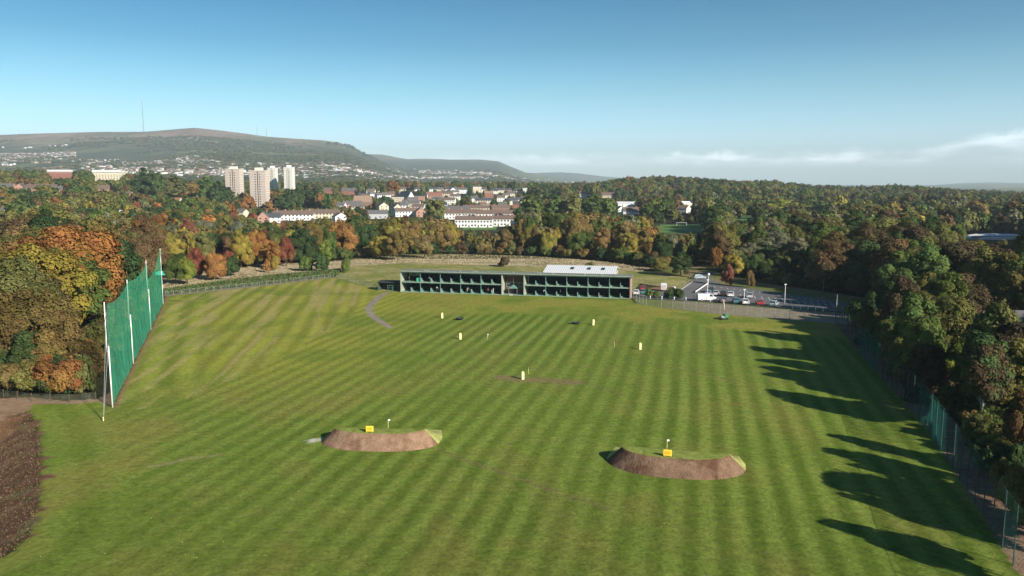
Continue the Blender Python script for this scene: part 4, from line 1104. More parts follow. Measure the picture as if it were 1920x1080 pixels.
hedge([(60.0, 112.0), (62.0, 122.0), (67.0, 140.0), (72.0, 158.0), (76.0, 172.0)][::-1], 3.2, 0.6, (5.5, 8.5), ['dark green', 'olive', 'dark brown', 'olive', 'mid green', 'russet'])
hedge([(52, 88), (46, 66)][::-1], 6.5, -3.5, (2.2, 4), ['olive', 'dark green', 'russet'])
hedge(GP([(1345, 506), (1450, 534), (1560, 548), (1650, 562)]), 4.5, 3.5, (3.5, 6), ['dark green', 'dark brown', 'olive'])
hand = len(trees)
occ = [(t['x'], t['y'], t['r']) for t in trees]
cellsz = 12.0
gridh = {}
def gadd(x, y, r): gridh.setdefault((int(x // cellsz), int(y // cellsz)), []).append((x, y, r))
for q in occ: gadd(*q)
def gnear(x, y, dmin):
    a, b = int(x // cellsz), int(y // cellsz)
    for i in (-1, 0, 1):
        for j in (-1, 0, 1):
            for (p, q, r) in gridh.get((a + i, b + j), ()):
                if math.hypot(x - p, y - q) < dmin + 0.45 * r: return True
    return False
for (x, y, r) in houses: gadd(x, y, r * 1.5)

def scatter(Ya, Yb, step, hmul=1.0):
    y = Ya
    while y < Yb:
        half = y * 0.70 + 12
        n = int(2 * half / step)
        xs = np.array([-half + (i + random.random()) * 2 * half / n for i in range(n)])
        ys = np.array([y + random.uniform(-.5, .5) * step for _ in range(n)])
        bad = np.zeros(n, bool)
        for pl in NOTREE: bad |= inpoly(xs, ys, pl) | (dpoly(xs, ys, pl, True) < 2.6)
        clr = fbm(xs / 70, ys / 70, 99, 2)
        for i in range(n):
            if bad[i]: continue
            xx, yy = float(xs[i]), float(ys[i])
            if yy < 105 and xx < 0: continue
            if yy < 60: continue
            px = 960 + FPX * xx / yy
            zn = zone_of(px, yy)
            if zn == 'town' and 650 < px < 990 and 600 < yy < 1350 and (random.random() < 0.38): continue
            if gnear(xx, yy, step * 0.42): continue
            kind = pick(ZFORM[zn]); c = pick(ZPAL[zn])
            if zn == 'belt' and yy < 380 and random.random() < .3: c = random.choice(('golden brown', 'tan', 'yellow', 'olive'))
            H0 = {'left': 15.5, 'midleft': 13, 'belt': 12.0, 'town': 14, 'right': 14, 'rightnear': 14.5}[zn]
            if zn == 'left': H0 += min(6, max(0, (yy - 120) * 0.06))
            if zn == 'belt' and yy < 345: H0 = 9.5
            if zn == 'midleft' and yy < 290: H0 = 8.5
            if zn == 'rightnear' and 66 < xx < 125 and 150 < yy < 215: H0 = 15.5
            if xx > 0 and yy < 180: H0 = 11.5
            # keep the open view of the small field at the right edge
            st_ = float(vnoise(np.array([xx / (26 + yy * .03)]), np.array([yy / (40 + yy * .05)]), 7)[0])
            if zn in ('right', 'town', 'rightnear', 'belt', 'midleft') and random.random() < 0.5:
                lst = ZPAL[zn]; tot = sum(w_ for _, w_ in lst); q_ = ((st_ * 7.3) % 1) * tot
                for a_, w_ in lst:
                    q_ -= w_
                    if q_ <= 0: c = a_; break
            h = H0 * random.uniform(0.75, 1.25) * hmul * (0.72 + 0.56 * st_)
            if xx > 0 and yy < 135 and xx * .72 + yy * .69 < 106.5:
                dfe = xx - float(np.interp(yy, [26, 62, 99.5, 150], [31, 41, 53, 65.6])); h = min(h, max(2.6, .42 * dfe)); kind = 'bush' if h < 6 else kind
            k = KIND[kind]; r = k['rad'] * h / k['H']
            z = hgt(xx, yy) if yy > 700 else 0.0
            if 1845 < px + 30 and yy < 137 and P(xx, yy, h)[1] < 750 and xx > 62: continue
            if not sight_ok(xx, yy, z, h, r):
                h = 6.5 * random.uniform(.8, 1.1); r = k['rad'] * h / k['H']
                if not sight_ok(xx, yy, z, h, r): continue
            if yy < 345:
                if min(dpoly(xx, yy, net_bases), dpoly(xx, yy, LAWN, True)) < r * 0.85: continue
                if -100 < xx < -78 and 205 < yy < 246: continue
            add_tree(xx, yy, kind, h, c, None, zn)
            gadd(xx, yy, r)
        y += step
# sight line to the small grass field and the bungalow at the right edge
SIGHT.append((1862, 655, 1925, 742, 140)); SIGHT.append((1876, 600, 1925, 632, 190)); SIGHT.append((1236, 420, 1325, 436, 520)); SIGHT.append((1372, 404, 1410, 412, 660)); SIGHT.append((1808, 431, 1920, 449, 470)); SIGHT.append((868, 424, 930, 429, 560))
scatter(62, 330, 6.2)
scatter(330, 560, 8.2)
n_mid = len(trees)
scatter(560, 1000, 11.0)
scatter(1000, 1600, 15.0, 1.1)
scatter(1600, 2500, 22.0, 1.1)
print('TREES', len(trees))
# sparse far trees: hedges and copses of the plain and slopes
far_pts = []
for _ in range(34000):
    Y = 2500 * (6500 / 2500) ** random.random(); px = random.uniform(-60, 1400)
    far_pts.append(((px - 960) / FPX * Y, Y))
fa = np.array(far_pts)
fz = hterrain(fa[:, 0], fa[:, 1])
cl = fbm(fa[:, 0] / 330, fa[:, 1] / 330, 14, 3)
keepf = (cl > 0.44 + 0.10 * (fz > 200)) & (fz < 350)
fa = fa[keepf]; fz = fz[keepf]

# ---- which trees show: paint discs front to back on a coarse pixel grid
trees.sort(key=lambda t: t['y'])
GW, GH = 960, 540
buf = np.zeros((GH, GW), bool)
for t in trees:
    k = KIND[t['kind']]
    zc_ = t['z'] + t['h'] * 0.56
    cxp, cyp = P(t['x'], t['y'], zc_)
    rp = FPX * t['r'] / t['y'] / 2 * 0.9; rv = FPX * t['h'] * 0.42 / t['y'] / 2
    cxp /= 2; cyp /= 2
    x0, x1 = int(max(0, cxp - rp)), int(min(GW, cxp + rp + 1)); y0, y1 = int(max(0, cyp - rv)), int(min(GH, cyp + rv + 1))
    t['vis'] = 0
    t['px'] = cxp * 2; t['py'] = cyp * 2
    if x1 <= x0 or y1 <= y0: continue
    yy, xx = np.mgrid[y0:y1, x0:x1]
    m = ((xx + .5 - cxp) / max(rp, .5)) ** 2 + ((yy + .5 - cyp) / max(rv, .5)) ** 2 < 1
    sub = buf[y0:y1, x0:x1]
    t['vis'] = int((m & ~sub).sum())
    sub |= m
MAXT = 296
rank = sorted([t for t in trees if t['vis'] > 0 or t['fixed']], key=lambda t: -(t['vis'] + (1e5 if t['fixed'] and t['kind'] != 'bush' and (t['vis'] > 0 or t['y'] < 110) else 0)))
isb = lambda t: t['kind'] in ('bush', 'shrub')
ind = [t for t in rank if not isb(t)][:MAXT] + [t for t in rank if isb(t)][:150]
ids = set(id(t) for t in ind)
rest = [t for t in trees if id(t) not in ids]
print('individual', len(ind), 'smallest', ind[-1]['vis'], 'rest', len(rest))
NUMC = {c: i for i, c in enumerate(PAL)}
def tint_of(t, r=random):
    b = PAL[t['c']]; v = r.uniform(0.78, 1.24) * (0.84 if t.get('x', 0) < -50 and t.get('y', 999) < 215 else 1); d = r.uniform(-.08, .08)
    return (b[0] * v * (1 + d), b[1] * v, b[2] * v * (1 - d))
ZW = {'left': 'in wood left of green netting', 'midleft': 'behind the left meadow', 'belt': 'in belt behind driving bays', 'town': 'round the town houses', 'right': 'in wide woods on right', 'rightnear': 'beyond the car park'}
tl = []
protos = {}
for t in ind:
    k = KIND[t['kind']]
    zn = t['zone'] if not t['fixed'] else zone_of(t['px'], t['y'])
    if t['x'] > 40 and t['y'] < 160: zn = 'fence'
    lod = 'hi' if t['y'] < 480 else 'lo'
    root = empty(KN[t['kind']], (t['x'], t['y'], t['z']), t['rz'])
    root['category'] = {'shrub': 'shrub', 'bush': 'bush'}.get(t['kind'], 'tree')
    root['group'] = {'shrub': 'shrubs at the wood edges', 'bush': 'bushes along the wood edges'}.get(t['kind'], 'trees around the driving range')
    root['label'] = 'X'
    sc3 = (t['ws'], t['ws'], t['s'])
    c = link('crown', k[lod][t['v']], root); c.scale = sc3; c['tint'] = tint_of(t)
    tr = link('trunk', k['trunk'], root); tr.scale = sc3
    protos.setdefault((t['kind'], lod, t['v']), c)
    size = 'large' if t['r'] > 6.0 or t['h'] > 17.5 else ('small' if t['h'] < 9.5 else '')
    if isb(t): size = ''
    tl.append((root, (size, t['c'], t['kind'], zn), t['px']))
ZW['fence'] = 'behind fence right of lawn'
number_labels(tl, lambda k, o: (f"{k[0]} " if k[0] else '') + f"{k[1]} {FORM[k[2]]} {ZW[k[3]]}" + (f", {o} from left" if o else ''))

# ---- the rest of the wood as one object, instancing the same crowns
def wood_stuff(name, pts, rots, scls, tints, vids, objs, label, cat):
    me = bpy.data.meshes.new(name)
    n = len(pts)
    me.vertices.add(n); me.vertices.foreach_set('co', np.asarray(pts, np.float32).ravel())
    a = me.attributes.new('rot', 'FLOAT_VECTOR', 'POINT'); a.data.foreach_set('vector', np.asarray(rots, np.float32).ravel())
    a = me.attributes.new('scl', 'FLOAT_VECTOR', 'POINT'); a.data.foreach_set('vector', np.asarray(scls, np.float32).ravel())
    a = me.attributes.new('tint', 'FLOAT_VECTOR', 'POINT'); a.data.foreach_set('vector', np.asarray(tints, np.float32).ravel())
    a = me.attributes.new('vid', 'INT', 'POINT'); a.data.foreach_set('value', np.asarray(vids, np.int32))
    me.update()
    o = link(name, me)
    ng = bpy.data.node_groups.new(name, 'GeometryNodeTree')
    ng.interface.new_socket('Geometry', in_out='INPUT', socket_type='NodeSocketGeometry')
    ng.interface.new_socket('Geometry', in_out='OUTPUT', socket_type='NodeSocketGeometry')
    gi = ng.nodes.new('NodeGroupInput'); go = ng.nodes.new('NodeGroupOutput')
    iop = ng.nodes.new('GeometryNodeInstanceOnPoints')
    def attr(nm, ty):
        q = ng.nodes.new('GeometryNodeInputNamedAttribute'); q.data_type = ty; q.inputs[0].default_value = nm; return q.outputs[0]
    j = ng.nodes.new('GeometryNodeJoinGeometry')
    for ob in reversed(objs):
        oi = ng.nodes.new('GeometryNodeObjectInfo'); oi.inputs['Object'].default_value = ob; oi.inputs['As Instance'].default_value = True; oi.transform_space = 'ORIGINAL'
        ng.links.new(oi.outputs['Geometry'], j.inputs[0])
    ng.links.new(gi.outputs[0], iop.inputs['Points']); ng.links.new(j.outputs[0], iop.inputs['Instance'])
    iop.inputs['Pick Instance'].default_value = True
    ng.links.new(attr('vid', 'INT'), iop.inputs['Instance Index'])
    ng.links.new(attr('rot', 'FLOAT_VECTOR'), iop.inputs['Rotation']); ng.links.new(attr('scl', 'FLOAT_VECTOR'), iop.inputs['Scale'])
    ng.links.new(iop.outputs[0], go.inputs[0])
    md = o.modifiers.new('scatter', 'NODES'); md.node_group = ng
    return tag(o, label, cat, None, 'stuff')
keys = sorted(protos)
# make sure that both detail levels are there for every kind
olist = [protos[k] for k in keys]
def vid_for(kind, y, v):
    want = 'hi' if y < 330 else 'lo'
    for l in (want, 'lo' if want == 'hi' else 'hi'):
        c = [i for i, k in enumerate(keys) if k[0] == kind and k[1] == l]
        if c: return c[v % len(c)]
    return 0
pts, rots, scls, tints, vids = [], [], [], [], []
for t in rest:
    pts.append((t['x'], t['y'], t['z'])); rots.append((0, 0, t['rz'])); scls.append((t['ws'], t['ws'], t['s'])); tints.append(tint_of(t)); vids.append(vid_for(t['kind'], t['y'], t['v']))
wood_stuff('woodland', pts, rots, scls, tints, vids, olist, 'unbroken mass of autumn trees filling the middle distance', 'woodland')
pts, rots, scls, tints, vids = [], [], [], [], []
for (x, y), z in zip(fa, fz):
    s = random.uniform(0.7, 1.3); pts.append((x, y, z - 1)); rots.append((0, 0, random.uniform(0, 6.28))); scls.append((s * 1.5, s * 1.5, s * 0.75))
    tints.append(tint_of(dict(c=pick([('olive', 40), ('dark green', 30), ('mid green', 20), ('russet', 10)])))); vids.append(vid_for('broad', y, random.randrange(3)))
wood_stuff('far_treeline', pts, rots, scls, tints, vids, olist, 'far copses and hedges between the houses below the hills', 'woodland')

# ------------------------------------------------------------------ ground cover: brambles and rough grass
def tufts(name, poly_pred, n, area, leaf, hmax, cols, label, m, jit=.3):
    xs = rng.uniform(area[0], area[1], n * 6); ys = rng.uniform(area[2], area[3], n * 6)
    ok = poly_pred(xs, ys); xs = xs[ok][:n]; ys = ys[ok][:n]; k = len(xs)
    hh = rng.uniform(0.1, hmax, k); 
    pos = np.stack([xs, ys, hh], 1)
    nrm = rng.normal(size=(k, 3)) * 0.7 + np.array((0, -0.1, 0.7)); nrm /= np.linalg.norm(nrm, axis=1)[:, None]
    t = np.cross(nrm, rng.normal(size=(k, 3))); t /= np.linalg.norm(t, axis=1)[:, None]; b = np.cross(nrm, t)
    s = leaf * rng.uniform(.6, 1.4, k)[:, None]
    v = np.stack([pos - t * s * .5 - b * s * .5, pos + t * s * .5 - b * s * .4, pos + t * s * .4 + b * s * .5, pos - t * s * .5 + b * s * .4], 1).reshape(-1, 3)
    v[:, 2] = np.maximum(v[:, 2], 0.02)
    c = np.array(cols)[rng.integers(0, len(cols), k)] * rng.uniform(1 - jit, 1 + jit, k)[:, None]
    me = np_mesh(name, v, np.arange(4 * k).reshape(-1, 4), m, np.repeat(c, 4, 0))
    return tag(link(name, me), label, 'ground cover', None, 'stuff')
M_cover = vcol_mat('ground_cover', amp=0.2, bump=0)
def inb(xs, ys): return inpoly(xs, ys, BRAMBLE) & (dpoly(xs, ys, lawn_l) > 3.0)
tufts('bramble_foliage', inb, 22000, (-105, -55, 215, 290), 0.34, 0.8, [(0.06, 0.11, 0.035), (0.09, 0.13, 0.04), (0.04, 0.07, 0.025), (0.14, 0.12, 0.05)], 'low tangled green brambles along the bank', M_cover)
def inm(xs, ys): return inpoly(xs, ys, MEADOW)
tufts('rough_grass', inm, 14000, (-110, 62, 222, 352), 0.22, 0.16, [(0.44, 0.36, 0.23), (0.42, 0.34, 0.21), (0.40, 0.31, 0.19), (0.33, 0.28, 0.15)], 'tall tan dry grass in front of the far trees', M_cover, .08)
def inp(xs, ys): return inpoly(xs, ys, PIT)
kk = 14000
xs = rng.uniform(-75, -40, kk * 3); ys = rng.uniform(52, 114, kk * 3); ok = inp(xs, ys); xs, ys = xs[ok][:kk], ys[ok][:kk]
zz = hnear(xs, ys); k = len(xs)
s = rng.uniform(.03, .11, k)
tt = rng.normal(size=(k, 3)); tt /= np.linalg.norm(tt, axis=1)[:, None]; b_ = np.cross(tt, rng.normal(size=(k, 3))); b_ /= np.linalg.norm(b_, axis=1)[:, None]
pos = np.stack([xs, ys, zz + 0.05], 1)
v = np.stack([pos - tt * s[:, None], pos - b_ * s[:, None], pos + tt * s[:, None], pos + b_ * s[:, None]], 1).reshape(-1, 3)
cc = np.array([(0.12, 0.072, 0.042), (0.16, 0.10, 0.06), (0.10, 0.06, 0.036), (0.10, 0.10, 0.04)])[rng.integers(0, 4, k)]
me = np_mesh('bank_debris', v, np.arange(4 * k).reshape(-1, 4), M_cover, np.repeat(cc, 4, 0))
tag(link('bank_debris', me), 'clods, weeds and stones strewn over the brown earth bank', 'debris', None, 'stuff')

# ------------------------------------------------------------------ driving range building
E1 = (P1 - P0).normalized(); YAW = math.atan2(E1.y, E1.x); LEN = (P1 - P0).length
bld = empty('driving_range_building', (P0.x, P0.y, 0), YAW, 'long two storey driving range building with open dark bays and pale frames', 'building')
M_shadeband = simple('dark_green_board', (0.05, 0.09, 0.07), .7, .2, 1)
DP, HT, MIDZ = 4.8, 6.15, 3.05
LA, LB = 30.0, 36.7
part = lambda mb, n, m, par=bld, **k: mb.build(n, m, par, **k)
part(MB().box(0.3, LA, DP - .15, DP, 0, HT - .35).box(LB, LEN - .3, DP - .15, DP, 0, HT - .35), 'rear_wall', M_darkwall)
M_roofdeck = simple('roof_deck', (0.19, 0.21, 0.17), .8, .2, .8)
part(MB().box(-.2, LEN + .2, -.6, DP + .2, HT - .32, HT), 'roof', M_roofdeck)
part(MB().box(-.22, LEN + .22, -.70, -.605, HT - .12, HT + .04), 'fascia', M_cream)
part(MB().box(-.22, LEN + .22, -.69, -.606, HT - .42, HT - .123), 'gutter_board', M_shadeband)  # even dark green strip below the pale fascia
part(MB().box(0.2, LA - .1, -.35, DP - .2, MIDZ - .28, MIDZ).box(LB + .1, LEN - .2, -.35, DP - .2, MIDZ - .28, MIDZ), 'upper_floor', M_pale_green)
part(MB().box(0, LEN, -.5, DP - .2, -.2, .14), 'ground_slab', M_pale_green)
for x0 in (0, LA, LB - .35, LEN - .35):
    part(MB().box(x0 + .02, x0 + .27, -.55, DP, 0, HT - .33), 'end_wall', M_cream if x0 < LEN - 1 else simple('pink_block', (0.36, 0.24, 0.20), 0.8, 0.2, 2))
part(MB().box(.35, LA, .9, DP - .25, .142, .165).box(LB, LEN - .4, .9, DP - .25, .142, .165), 'playing_mats', M_mat_green)
part(MB().box(6.1, LA - .1, .9, DP - .25, MIDZ + .003, MIDZ + .03).box(LB + .1, LEN - .4, .9, DP - .25, MIDZ + .003, MIDZ + .03), 'playing_mats', M_mat_green)
posts = [LA * i / 5 for i in range(1, 5)] + [LB + (LEN - LB) * i / 5 for i in range(1, 5)]
halfs = [LA * (i + .5) / 5 for i in range(0, 5)] + [LB + (LEN - LB) * (i + .5) / 5 for i in range(0, 5)]
for x0 in posts:
    part(MB().box(x0 - .07, x0 + .07, -.30, -.12, .14, MIDZ - .28), 'post', M_green_metal)
    part(MB().box(x0 - .07, x0 + .07, -.30, -.12, MIDZ, HT - .33), 'post', M_green_metal)
for x0 in posts + halfs:
    for z0 in (.14, MIDZ):
        if z0 > 1 and x0 < 6.2 and x0 < LA * .15: continue
        # low stepped bay divider: tall at the back, falling to the tee line, with a ball tray
        part(MB().prism([(-.1, z0), (1.5, z0), (1.5, z0 + .75), (0.25, z0 + 1.25), (-.1, z0 + 1.25)], 'x', x0 - .045, x0 + .045), 'bay_divider', M_green_metal)
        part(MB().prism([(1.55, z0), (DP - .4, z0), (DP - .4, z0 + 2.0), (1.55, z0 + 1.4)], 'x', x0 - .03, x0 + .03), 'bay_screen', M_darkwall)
        part(MB().box(x0 + .12, x0 + .62, .05, .55, z0 + .01, z0 + .42), 'ball_tray', M_pale_green)
# central stairwell
part(MB().box(LA + .3, LB - .35, 2.6, 2.8, 0, HT - .35), 'stairwell_wall', M_brick)
for (a, z0) in ((.75, 2.0), (4.3, 2.0)):
    w = part(MB().box(LA + a, LA + a + 1.25, 2.52, 2.595, z0, z0 + 1.1), 'window_frame', M_cream)
    MB().box(LA + a + .12, LA + a + 1.13, 2.49, 2.515, z0 + .12, z0 + .98).build('pane', M_glass, w)
part(MB().box(LA + .5, LB - .5, 2.50, 2.59, 3.3, 3.42), 'lintel', M_concrete)
d = part(MB().box(LA + 2.9, LA + 3.9, 2.52, 2.595, .14, 2.2), 'door', M_darkwall)
part(MB().box(LA + 2.2, LA + 3.3, -.9, -.4, .0, .30), 'step', M_concrete)
# left upper office bay: window openings, shelf
part(MB().box(.36, 5.9, 1.0, DP - .2, MIDZ + .01, MIDZ + .04), 'office_floor', M_mat_green)
for a in (0.9, 2.0, 3.1):
    f = part(MB().box(a, a + .85, DP - .22, DP - .155, MIDZ + 1.2, MIDZ + 2.5), 'window_frame', M_cream if a != 2.0 else M_steel)
    MB().box(a + .1, a + .75, DP - .26, DP - .225, MIDZ + 1.3, MIDZ + 2.4).build('pane', simple('pale_pane', (0.35, 0.40, 0.22), .5) if a != 2.0 else M_glass, f)
part(MB().box(4.75, 5.85, .1, .95, MIDZ + .01, MIDZ + 1.05), 'turquoise_counter', M_turq)
# roof fittings
for x0 in (7.4, 8.0, 8.4, 18.0, 21.9, 22.5, 23.0, 33.5, 40.5, 41.2, 44.6, 53.5, 58.2, 62.0):
    p = part(MB().box(x0 - .2, x0 + .2, -.6, -.25, HT + .18, HT + .5).tube([(x0, -.4, HT), (x0, -.4, HT + .2)], .05), 'floodlight', M_steel)
# wing behind with white sheet roof
AX0, AX1 = 41.5, 61.0
part(MB().box(AX0, AX1, DP + .31, DP + 13.5, 0, 5.9), 'rear_wing_wall', M_concrete)
aw = part(MB().poly and MB(), 'dummy', M_corr) if False else None
mb = MB(); mb.prism([(DP - 1.0, HT + .05), (DP + 6.5, HT + 1.35), (DP + 14, HT + .05), (DP + 14, HT + .2), (DP + 6.5, HT + 1.5), (DP - 1.0, HT + .2)], 'x', AX0 - .4, AX1 + .4)
rw = part(mb, 'rear_wing_roof', M_corr)
for a in (48.4, 53.2, 57.2):
    s0 = 0.1733
    mb = MB(); y0, y1 = DP + 2.2, DP + 4.2
    zf = lambda y: HT + .2 + (y - DP + 1.0) * s0
    mb.prism([(y0, zf(y0) + .02), (y1, zf(y1) + .02), (y1, zf(y1) + .16), (y0, zf(y0) + .16)], 'x', a, a + .95)
    MBo = mb.build('skylight', M_glass, rw)
# canopy gazebo in the stairwell
gz = empty('gazebo', (*(P0 + E1 * (LA + 3.2) + Vector((-E1.y, E1.x, 0)) * 0.8).xy, .14), YAW, 'green pyramid gazebo standing in the brick stairwell opening', 'gazebo')
MB().poly([(-1.3, -1.0, 1.75), (1.3, -1.0, 1.75), (1.3, 1.0, 1.75), (-1.3, 1.0, 1.75), (0, 0, 2.75), (0, 0, 1.8)], [(0, 1, 4), (1, 2, 4), (2, 3, 4), (3, 0, 4), (1, 0, 5), (2, 1, 5), (3, 2, 5), (0, 3, 5)]) if False else None
mb = MB(); mb.poly([(-1.3, -1.0, 1.75), (1.3, -1.0, 1.75), (1.3, 1.0, 1.75), (-1.3, 1.0, 1.75), (0, 0, 2.75), (0, 0, 1.8)], [(0, 1, 4), (1, 2, 4), (2, 3, 4), (3, 0, 4), (1, 0, 5), (2, 1, 5), (3, 2, 5), (0, 3, 5)])
mb.build('canopy', M_green_metal, gz)
for sx in (-1.2, 1.2):
    for sy in (-.9, .9): MB().tube([(sx, sy, 0), (sx, sy, 1.8)], .045).build('leg', M_steel, gz)
MB().tube([(0, 0, 2.7), (0, 0, 5.6)], .04).build('mast', M_green_metal, gz)
# gated store at the left end, with its side fence
pv = lambda u, v=0, z=0: tuple((P0 + E1 * u + Vector((-E1.y, E1.x, 0)) * v + Vector((0, 0, z))))
st = empty('machine_shed', pv(-4.8, 1.5), YAW, 'low dark machine shed with green gates at the left end of the bays', 'shed')
M_shed = simple('dark_timber', (0.035, 0.045, 0.04), .8, .2, 2)
MB().box(-2.8, 4.4, 2.4, 2.6, 0, 2.4).box(-2.8, -2.6, 0, 2.4, 0, 2.4).build('wall', M_shed, st)
MB().prism([(-.3, 2.3), (3.0, 2.62), (3.0, 2.75), (-.3, 2.43)], 'x', -3.1, 4.45).build('roof', M_shed, st)
for i in range(2):
    g = MB().box(.1 + i * 1.75, 1.75 + i * 1.75, -.06, 0, .1, .2).box(.1 + i * 1.75, 1.75 + i * 1.75, -.06, 0, 1.5, 1.6).box(.1 + i * 1.75, .2 + i * 1.75, -.05, -.01, .2, 1.5).box(1.65 + i * 1.75, 1.75 + i * 1.75, -.05, -.01, .2, 1.5).box(.2 + i * 1.75, 1.65 + i * 1.75, -.05, -.01, .8, .88).build('gate', M_green_metal, st)

# ------------------------------------------------------------------ fences and netting
def rot_to(a, b): return math.atan2(b[1] - a[1], b[0] - a[0])
def netting():
    root = empty('tall_netting', (*net_bases[0], 0), 0, 'tall green ball netting hung between four high white poles at the lawn edge', 'netting')
    bx, by = net_bases[0]
    tops = [14.6, 14.4, 14.6, 14.2]; vv = []
    for i, (x, y) in enumerate(net_bases):
        lx, ly = x - bx, y - by
        MB().tube([(lx, ly, -.3), (lx, ly, tops[i] * .6)], .10, .09, 8).tube([(lx - .26 * (i < 3), ly, tops[i] * .54), (lx - .2 * (i < 3), ly, tops[i] + .3)], .085, .07, 8).build('pole', M_white, root, True)
    nd = (0.3, 0)
    vs, fs = [], []
    NS, NVt = 14, 10
    seg = 0
    for i in range(3):
        (xa, ya), (xb, yb) = net_bases[i], net_bases[i + 1]
        b0 = len(vs)
        for a in range(NS + 1):
            t = a / NS
            sag = 0.9 * math.sin(math.pi * t)
            top = (tops[i] if i < 2 else 10.6) * (1 - t) + tops[i + 1] * t - sag
            lo = 0.25 if i < 2 else 0.25
            for c in range(NVt + 1):
                q = c / NVt
                bow = .5 * math.sin(math.pi * t) * math.sin(math.pi * q) + .12 * random.uniform(-1, 1)
                vs.append((xa + (xb - xa) * t - bx - bow, ya + (yb - ya) * t - by, lo + (top - lo) * q))
        for a in range(NS):
            for c in range(NVt):
                p = b0 + a * (NVt + 1) + c
                fs.append((p, p + NVt + 1, p + NVt + 2, p + 1))
    me = bpy.data.meshes.new('net'); me.from_pydata(vs, [], fs); me.materials.append(M_net); me.polygons.foreach_set('use_smooth', [True] * len(fs)); me.update()
    link('net', me, root)
    # guy wires
    gxw, gyw = G(194, 789)
    for hz in (9.0, 13.5):
        MB().tube([(0, 0, hz), (gxw - bx, gyw - by, 0)], .035, n=4).build('guy_wire', M_steel, root)
    MB().tube([(gxw - bx, gyw - by, -.2), (gxw - bx, gyw - by, .5)], .07).build('ground_anchor', M_yellow, root)
netting()
# patch of green net lying over the hedge behind
gp = G(318, 522)
mb = MB()
vs = []; fs = []
for i in range(9):
    for j in range(4):
        vs.append((gp[0] - 11 + i * 2.2, gp[1] + j * .5 + random.uniform(-.2, .2), 1.1 + .45 * j + random.uniform(-.15, .15)))
fs = [(i * 4 + j, i * 4 + j + 4, i * 4 + j + 5, i * 4 + j + 1) for i in range(8) for j in range(3)]
me = bpy.data.meshes.new('green_tarpaulin'); me.from_pydata(vs, [], fs); me.materials.append(M_turq); me.update()
me_o = link('green_tarpaulin', me); md = me_o.modifiers.new('s', 'SOLIDIFY'); md.thickness = .05
tag(me_o, 'bright green sheet lying beside the far end of the tall netting', 'tarpaulin')

def fence(name, pts, step, h, label, pm, nm, rail=True, r=.05, groundz=0, net_top=None, cat='fence', post_extra=0.0, patches=None):
    root = empty(name, (pts[0][0], pts[0][1], 0), 0, label, cat)
    ox, oy = pts[0]
    segs = []
    allp = []
    for a, b in zip(pts[:-1], pts[1:]):
        L = math.hypot(b[0] - a[0], b[1] - a[1]); n = max(1, round(L / step))
        for i in range(n): allp.append((a[0] + (b[0] - a[0]) * i / n, a[1] + (b[1] - a[1]) * i / n))
    allp.append(pts[-1])
    pmesh = None
    for (x, y) in allp[:100]:
        if pmesh is None:
            o = MB().tube([(0, 0, -.2), (0, 0, h + post_extra)], r, r * .9, 6).build('post', pm, root); pmesh = o.data
            o.location = (x - ox, y - oy, 0)
        else:
            o = link('post', pmesh, root); o.location = (x - ox, y - oy, 0)
    if rail:
        mb = MB()
        for a, b in zip(allp[:-1], allp[1:]):
            mb.tube([(a[0] - ox, a[1] - oy, h - .03), (b[0] - ox, b[1] - oy, h - .03)], r * .3, n=4)
        mb.build('rail', pm, root)
    vs = []; fs = []
    for i, (x, y) in enumerate(allp):
        vs += [(x - ox, y - oy, .03), (x - ox, y - oy, (net_top or h) - .05)]
        if i and (patches is None or patches(x, y)): fs.append((2 * i - 2, 2 * i, 2 * i + 1, 2 * i - 1))
    me = bpy.data.meshes.new('mesh_panel'); me.from_pydata(vs, [], fs); me.materials.append(nm); me.update(); link('mesh_panel', me, root)
    return root
fence('low_fence', [G(310, 555), G(400, 545), G(500, 535), G(620, 520.5)], 2.6, 1.3, 'low post and wire fence between the lawn and the bramble bank', M_steel, M_mesh, r=.045)
fence('low_fence', [G(626, 520.5), G(660, 529), G(700, 540), G(712, 547)], 2.4, 1.6, 'wire fence running from the bramble bank to the left end of the bays', M_green_metal, M_mesh, r=.045)
fence('mesh_fence', [G(1187, 561), G(1212, 574), G(1240, 577.5), G(1350, 589.5), G(1480, 600.5), G(1562, 607.5)], 3.0, 2.6, 'pale mesh fence along the back of the lawn before the car park', M_steel, M_mesh, r=.05)
fence('wood_fence', [(-80, 116.0), G(60, 752), G(130, 754), G(180, 750)], 2.6, 1.2, 'rustic post fence at the foot of the left wood', M_bark, M_mesh, rail=False, r=.06)
fence('car_park_fence', [G(1300, 563.6), G(1400, 571.8), G(1480, 578.8), G(1600, 586.4)], 3.2, 1.5, 'thin dark fence between parked cars and the gravel strip', M_black, M_mesh, r=.03)
fence('roadside_fence', [G(1262, 549), G(1300, 528), G(1312, 518)], 2.2, 1.2, 'low dark fence along the left side of the car park road', M_bark, M_mesh, r=.05)
M_dpost = simple('dark_post', (0.045, 0.07, 0.062), .7, .2, 2)
HF = fence('high_fence', list(reversed(fence_r)), 3.2, 5.2, 'high dark post fence with green netting along the right of the lawn', M_dpost, M_net2, r=.05)
fence('far_fence', [G(1190, 527), G(1230, 534), G(1262, 541)], 2.6, 1.1, 'low wire fence between the pale grass slope and the brick yard', M_bark, M_mesh, r=.04)
def hf_pt(y): return (float(np.interp(y, [26, 61.9, 99.5, 150.5, 180], [p[0] for p in fence_r])), y)
